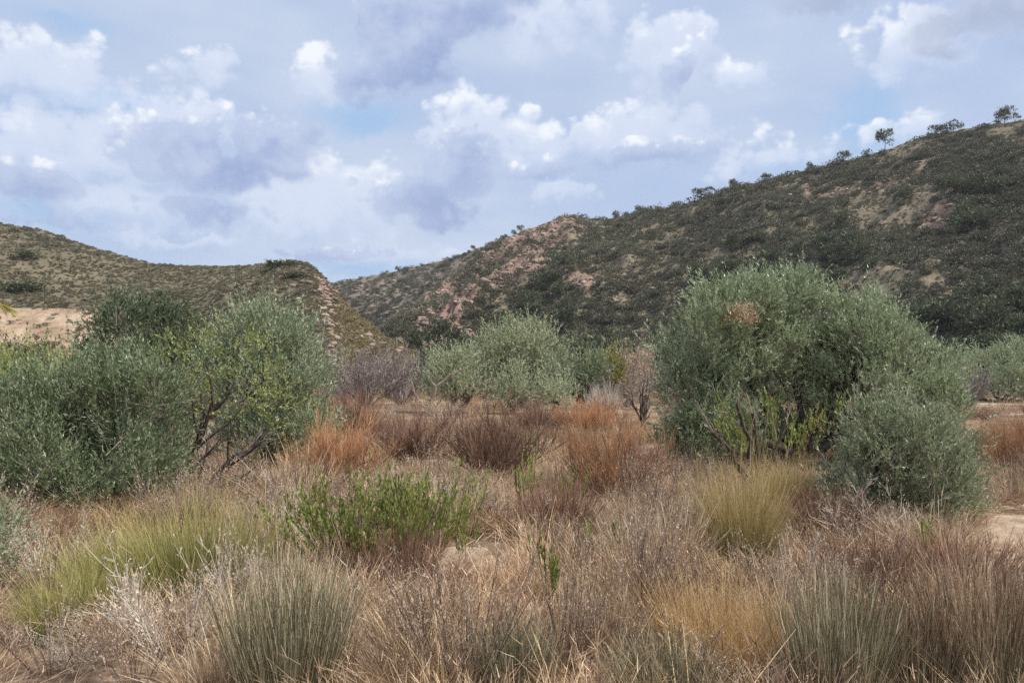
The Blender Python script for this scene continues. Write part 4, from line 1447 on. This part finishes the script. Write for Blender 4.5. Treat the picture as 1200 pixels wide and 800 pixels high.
# pines and dark trees at the foot of the slope
for k in range(46):
    px = r.uniform(535, 1330)
    Yd = r.uniform(85, 118) if px > 700 else r.uniform(110, 150)
    b = at(px, 438, Yd)
    s = r.uniform(.75, 1.25)
    place(PINES[k % 4], 'pine_tree', 'dark pine on the flat at the foot of the wooded slope', 'pine tree', (b.x, b.y, -.1), r.uniform(0, 6.28), (s * 1.1, s * 1.1, s), 'pines at the foot of the slope')
for px, Yd, w, h, lb in ((502, 66, 52, 40, 'flat topped green pine above the bleached snag'), (632, 70, 44, 56, 'green pine peeping over the broad pale olive'), (545, 80, 40, 40, 'dark pine between snag and broad olive')):
    b = at(px, 438, Yd)
    s = Yd / F
    place(PINES[k % 4], 'pine_tree', lb, 'pine tree', (b.x, b.y, 0), 1.0, (w * s / 4.6, w * s / 4.6, h * s / 4.9))
for px, fv, w in ((30, .62, 30), (28, .42, 46), (58, .16, 30), (196, .62, 26), (330, .90, 30), (318, .95, 12), (200, .2, 30), (345, .75, 24)):
    p, _ = hillC.sample(np.array([float(hillC.fu(px))]), np.array([fv]))
    p = p[0]
    s = p[1] / F * w / 4.6
    place(PINES[int(px) % 4], 'dark_bush', 'dark round bush on the smooth grassy hill', 'bush', (p[0], p[1], p[2] - s * .9), px * .1, (s * 1.1, s, s * .4), 'dark bushes on the grassy hill')

# --- palm just reaching into the picture
r = np.random.default_rng(230)
YP = 17.0
bp = at(-84, 438, YP)
g = Geo()
T = Stems(np.array([[0, 0, -.2]]), np.array([[.01, 0, 1.]]), np.array([4.0]), np.array([[.02, 0, 0]]), np.array([.5]), np.array([.16]))
add_tubes(g, r, T, .85, 14, 9, .004)
trunk = gm(g, 'trunk', 'bark', True)
pt = thing('palm_tree', 'palm tree with yellow green drooping fronds above the sandy bank', 'palm', (bp.x, YP, float(ground_z(bp.x, YP))))
part('trunk', trunk, pt)
for k in range(22):
    a = k * 2.399
    el = 1.25 - 1.5 * k / 22
    d = np.array([[math.cos(a) * math.cos(el), math.sin(a) * math.cos(el), math.sin(el)]])
    S = Stems(np.array([[.08, 0, 3.75]]), d, np.array([r.uniform(1.15, 1.5)]), np.array([[0, 0, -.45]]), np.array([r.uniform(0, 1)]), np.array([.014]))
    g = Geo()
    add_tubes(g, r, S, .3, 6, 5)
    add_leaves(g, r, S, 120, .15, 1, .34, .026, .55, -.25)
    part('frond', gm(g, 'frond', 'palm'), pt)

def near_to(x, y, maxd=2.5):
    """the one-by-one shrub that stands nearest, in a few words"""
    m = min(MARK, key=lambda q: math.hypot(q[0] - x, q[1] - y) - q[2])
    if math.hypot(m[0] - x, m[1] - y) - m[2] > maxd:
        return None
    w = m[3].split(',')[0].split()
    for stop in ('with', 'beside', 'behind', 'on', 'in', 'at', 'among', 'under', 'by', 'near', 'next', 'between', 'before', 'standing', 'growing', 'leaning', 'rising', 'inside', 'below', 'beneath', 'touching', 'mixed', 'of', 'farther', 'side', 'over'):
        if stop in w[1:]:
            w = w[:w.index(stop, 1)]
    return ' '.join(w)


# --- low dry shrubs spread over the middle of the plain
r = np.random.default_rng(240)
mid_kinds = [('red', 'low purple brown dry bush on the open plain', 'purple brown bushes on the plain', 1.0, .62), ('stalk', 'low grey brown dry weeds on the open plain', 'dry weeds on the plain', 1.0, .7),
             ('rust', 'small tawny orange dry bush on the open plain', 'tawny bushes on the plain', .9, .5), ('skel', 'small pale bare shrub on the open plain', 'pale bare shrubs on the plain', 1.2, .6),
             ('straw', 'pale straw tussock on the open plain', 'straw tussocks on the plain', 1.1, .55), ('red_up', 'upright brown bush on the open plain', 'upright brown bushes on the plain', .8, .6),
             ('grey_dome', 'low grey bleached bush on the open plain', 'grey bushes on the plain', 1.1, .55)]
MIDN = 0
for k in range(900):
    Yd = 11 + 55 * r.uniform(0, 1) ** 1.6
    X = r.uniform(-.78, .78) * Yd
    px = 600 + X / Yd * F
    if fbm(X * .15, Yd * .15, 61, 3) < .40 or MIDN >= 150:
        continue
    if 1110 < px < 1260 and Yd < 24 and r.uniform() < .6:
        continue
    kind, lb, gp, ww, hh = mid_kinds[int(r.choice(7, p=[.22, .2, .08, .12, .18, .12, .08] if Yd > 24 else [.06, .26, .04, .16, .30, .12, .06]))]
    if any(math.hypot(X - m[0], Yd - m[1]) < m[2] * 1.5 + .15 for m in MARK):
        continue
    s = r.uniform(.6, 1.25) if Yd > 24 else r.uniform(.45, .95)
    sx = ww * s / WIDTH[kind] * 1.3
    sz = hh * s / HEIGHT[kind]
    nm, cat = NAMES[kind]
    ne = near_to(X, Yd, 3.0)
    if ne:
        lb = lb.replace('on the open plain', 'near the ' + ne)
        gp = gp + ' near the ' + ne
    elif Yd > 35:
        lb = lb.replace('on the open plain', 'on the far half of the plain')
        gp = gp.replace('on the plain', 'on the far half of the plain')
    place(P[kind][k % len(P[kind])], nm, lb, cat, (X, Yd, float(ground_z(X, Yd))), r.uniform(0, 6.28), (sx, sx, sz), gp)
    MIDN += 1

# --- low shrubs between the large ones in front
for k in range(1200):
    Yd = r.uniform(3.6, 12)
    X = r.uniform(-.8, .8) * Yd
    if k >= 190:
        break
    kind, lb, gp = [('straw', 'thin pale straw tussock among pink dry grass', 'thin straw tussocks in the grass'), ('stalk', 'thin brown dry weed among pink dry grass', 'thin brown weeds in the grass'),
                    ('skel', 'small bleached bare twigs among pink dry grass', 'bleached twigs in the grass')][int(r.choice(3, p=[.4, .4, .2]))]
    s = r.uniform(.4, .95)
    if ((600 + X / Yd * F - 1190) / 90) ** 2 + ((438 + F * CAMZ / Yd - 650) / 60) ** 2 < 1:
        continue
    if any(math.hypot(X - m[0], Yd - m[1]) < m[2] * .8 for m in MARK):
        continue
    nm, cat = NAMES[kind]
    ne = near_to(X, Yd)
    if ne:
        lb = lb.replace('pink dry grass', 'dry grass near the ' + ne)
        gp = gp + ' near the ' + ne
    place(P[kind][k % len(P[kind])], nm, lb, cat, (X, Yd, float(ground_z(X, Yd))), r.uniform(0, 6.28), (s, s, s * r.uniform(.8, 1.2)), gp)

# --- dry grass over the plain
def tuft(seed, n, h, rad, lean, bend, w, side=1):
    r = np.random.default_rng(seed)
    a = r.uniform(0, 6.283, n)
    q = np.sqrt(r.uniform(0, 1, n))
    o = np.stack([np.cos(a) * q, np.sin(a) * q, np.zeros(n)], -1)
    S = Stems(o * rad - [0, 0, .02], unit(o * lean + rvec(r, n) * .45 + [0, 0, 1]), h * r.uniform(.35, 1.1, n), o * bend + rvec(r, n) * .22, r.uniform(0, 1, n), w * r.uniform(.6, 1.3, n))
    g = Geo()
    add_blades(g, r, S, 3, .8)
    if side:
        B = children(r, S, side, .4, 1, .6, .35, .7, .1)
        add_blades(g, r, B, 2, .7)
    return g.mesh('grass_tuft')


def litter(seed, n, rad, w):
    r = np.random.default_rng(seed)
    b = r.uniform(-rad, rad, (n, 3)) * [1, 1, 0] + [0, 0, .01] + np.array([0, 0, .05]) * r.uniform(0, 1, (n, 1))
    S = Stems(b, unit(rvec(r, n) * [1, 1, .18]), r.uniform(.08, .35, n), rvec(r, n) * .12 * [1, 1, .3], r.uniform(0, 1, n), w * r.uniform(.6, 1.3, n))
    g = Geo()
    add_blades(g, r, S, 2, .6)
    return g.mesh('grass_litter')


grass_coll = proto_collection('grass_tuft', [(tuft(250 + k, 80, .40, .13, .5, .3, .0026), M['grass']) for k in range(3)] +
                              [(tuft(254 + k, 70, .46, .12, .5, .4, .0026), M['grass_straw']) for k in range(2)] +
                              [(tuft(258 + k, 45, .5, .12, .4, .2, .003, 3), M['grass_brown']) for k in range(2)] +
                              [(litter(262 + k, 130, .35, .003), M[('grass', 'grass_brown')[k]]) for k in range(2)])
BARE = [(1190, 642, 85, 50), (548, 680, 56, 22), (1165, 473, 40, 6), (1190, 610, 60, 20)]
pts, idx, rot, scl, tint = [], [], [], [], []
r = np.random.default_rng(270)
for (y0, y1, n, s0, s1) in ((2.6, 6, 2300, .6, 1.05), (6, 12, 4600, .55, 1.1), (12, 26, 5200, .6, 1.1), (26, 75, 6500, .8, 1.6)):
    Yd = np.sqrt(r.uniform(y0 ** 2, y1 ** 2, n))
    X = r.uniform(-.86, .86, n) * (Yd + .8)
    ok = np.ones(n, bool)
    px = 600 + X / Yd * F
    py = 438 + F * CAMZ / Yd
    for (bx, by, rx, ry) in BARE:
        ok &= (((px - bx) / rx) ** 2 + ((py - by) / ry) ** 2 > r.uniform(.55, 1.25, n)) | (r.uniform(0, 1, n) < .06)
    dn = fbm(X * .55, Yd * .55, 71, 3)
    ok &= r.uniform(0, 1, n) < np.clip((dn - .40) * 6, .06, 1)
    for (mx, my, mr, _) in MARK:
        if my < 30:
            ok &= (np.hypot(X - mx, (Yd - my + mr * .25) * .8) > mr * (.8 if my < 14 else .5)) | (r.uniform(0, 1, n) < .12)
    X, Yd = X[ok], Yd[ok]
    m = len(X)
    kind = fbm(X * .22 + 5, Yd * .22, 73, 3) + r.normal(0, .12, m)
    ix = np.where(kind < .42, r.integers(0, 3, m), np.where(kind < .56, r.integers(0, 5, m), r.integers(3, 7, m)))
    ix = np.where(r.uniform(0, 1, m) < .2, r.integers(7, 9, m), ix)
    s = r.uniform(s0, s1, m)
    pts.append(np.stack([X, Yd, ground_z(X, Yd)], -1))
    idx.append(ix)
    rot.append(np.stack([r.normal(0, .12, m), r.normal(0, .12, m), r.uniform(0, 6.28, m)], -1))
    scl.append(np.stack([s * 1.15, s * 1.15, s * r.uniform(.6, 1.05, m)], -1))
    tint.append(np.clip(fbm(X * .3, Yd * .3, 75, 3) + r.normal(0, .18, m), 0, 1))
scatter('dry_grass', 'pinkish tan dry grass and fallen stalks covering the plain', 'grass', np.concatenate(pts), np.concatenate(idx), np.concatenate(rot), np.concatenate(scl), np.concatenate(tint), grass_coll)

# --- the air between here and the hills
me = bpy.data.meshes.new('haze')
x0, x1, y0, y1, z0, z1 = -2600, 2600, -2600, 3600, -20, 150
me.from_pydata([(x, y, z) for x in (x0, x1) for y in (y0, y1) for z in (z0, z1)], [], [(0, 1, 3, 2), (4, 6, 7, 5), (0, 4, 5, 1), (2, 3, 7, 6), (0, 2, 6, 4), (1, 5, 7, 3)])
hz = bpy.data.objects.new('haze', me)
COL.objects.link(hz)
hz['kind'], hz['label'], hz['category'] = 'stuff', 'thin pale haze in the air over the valley', 'haze'
m = bpy.data.materials.new('haze')
m.use_nodes = True
m.node_tree.nodes.clear()
pv = m.node_tree.nodes.new('ShaderNodeVolumePrincipled')
pv.inputs['Color'].default_value = (.86, .9, .96, 1)
pv.inputs['Density'].default_value = 0.00014
pv.inputs['Anisotropy'].default_value = 0.2
om = m.node_tree.nodes.new('ShaderNodeOutputMaterial')
m.node_tree.links.new(pv.outputs[0], om.inputs['Volume'])
me.materials.append(m)
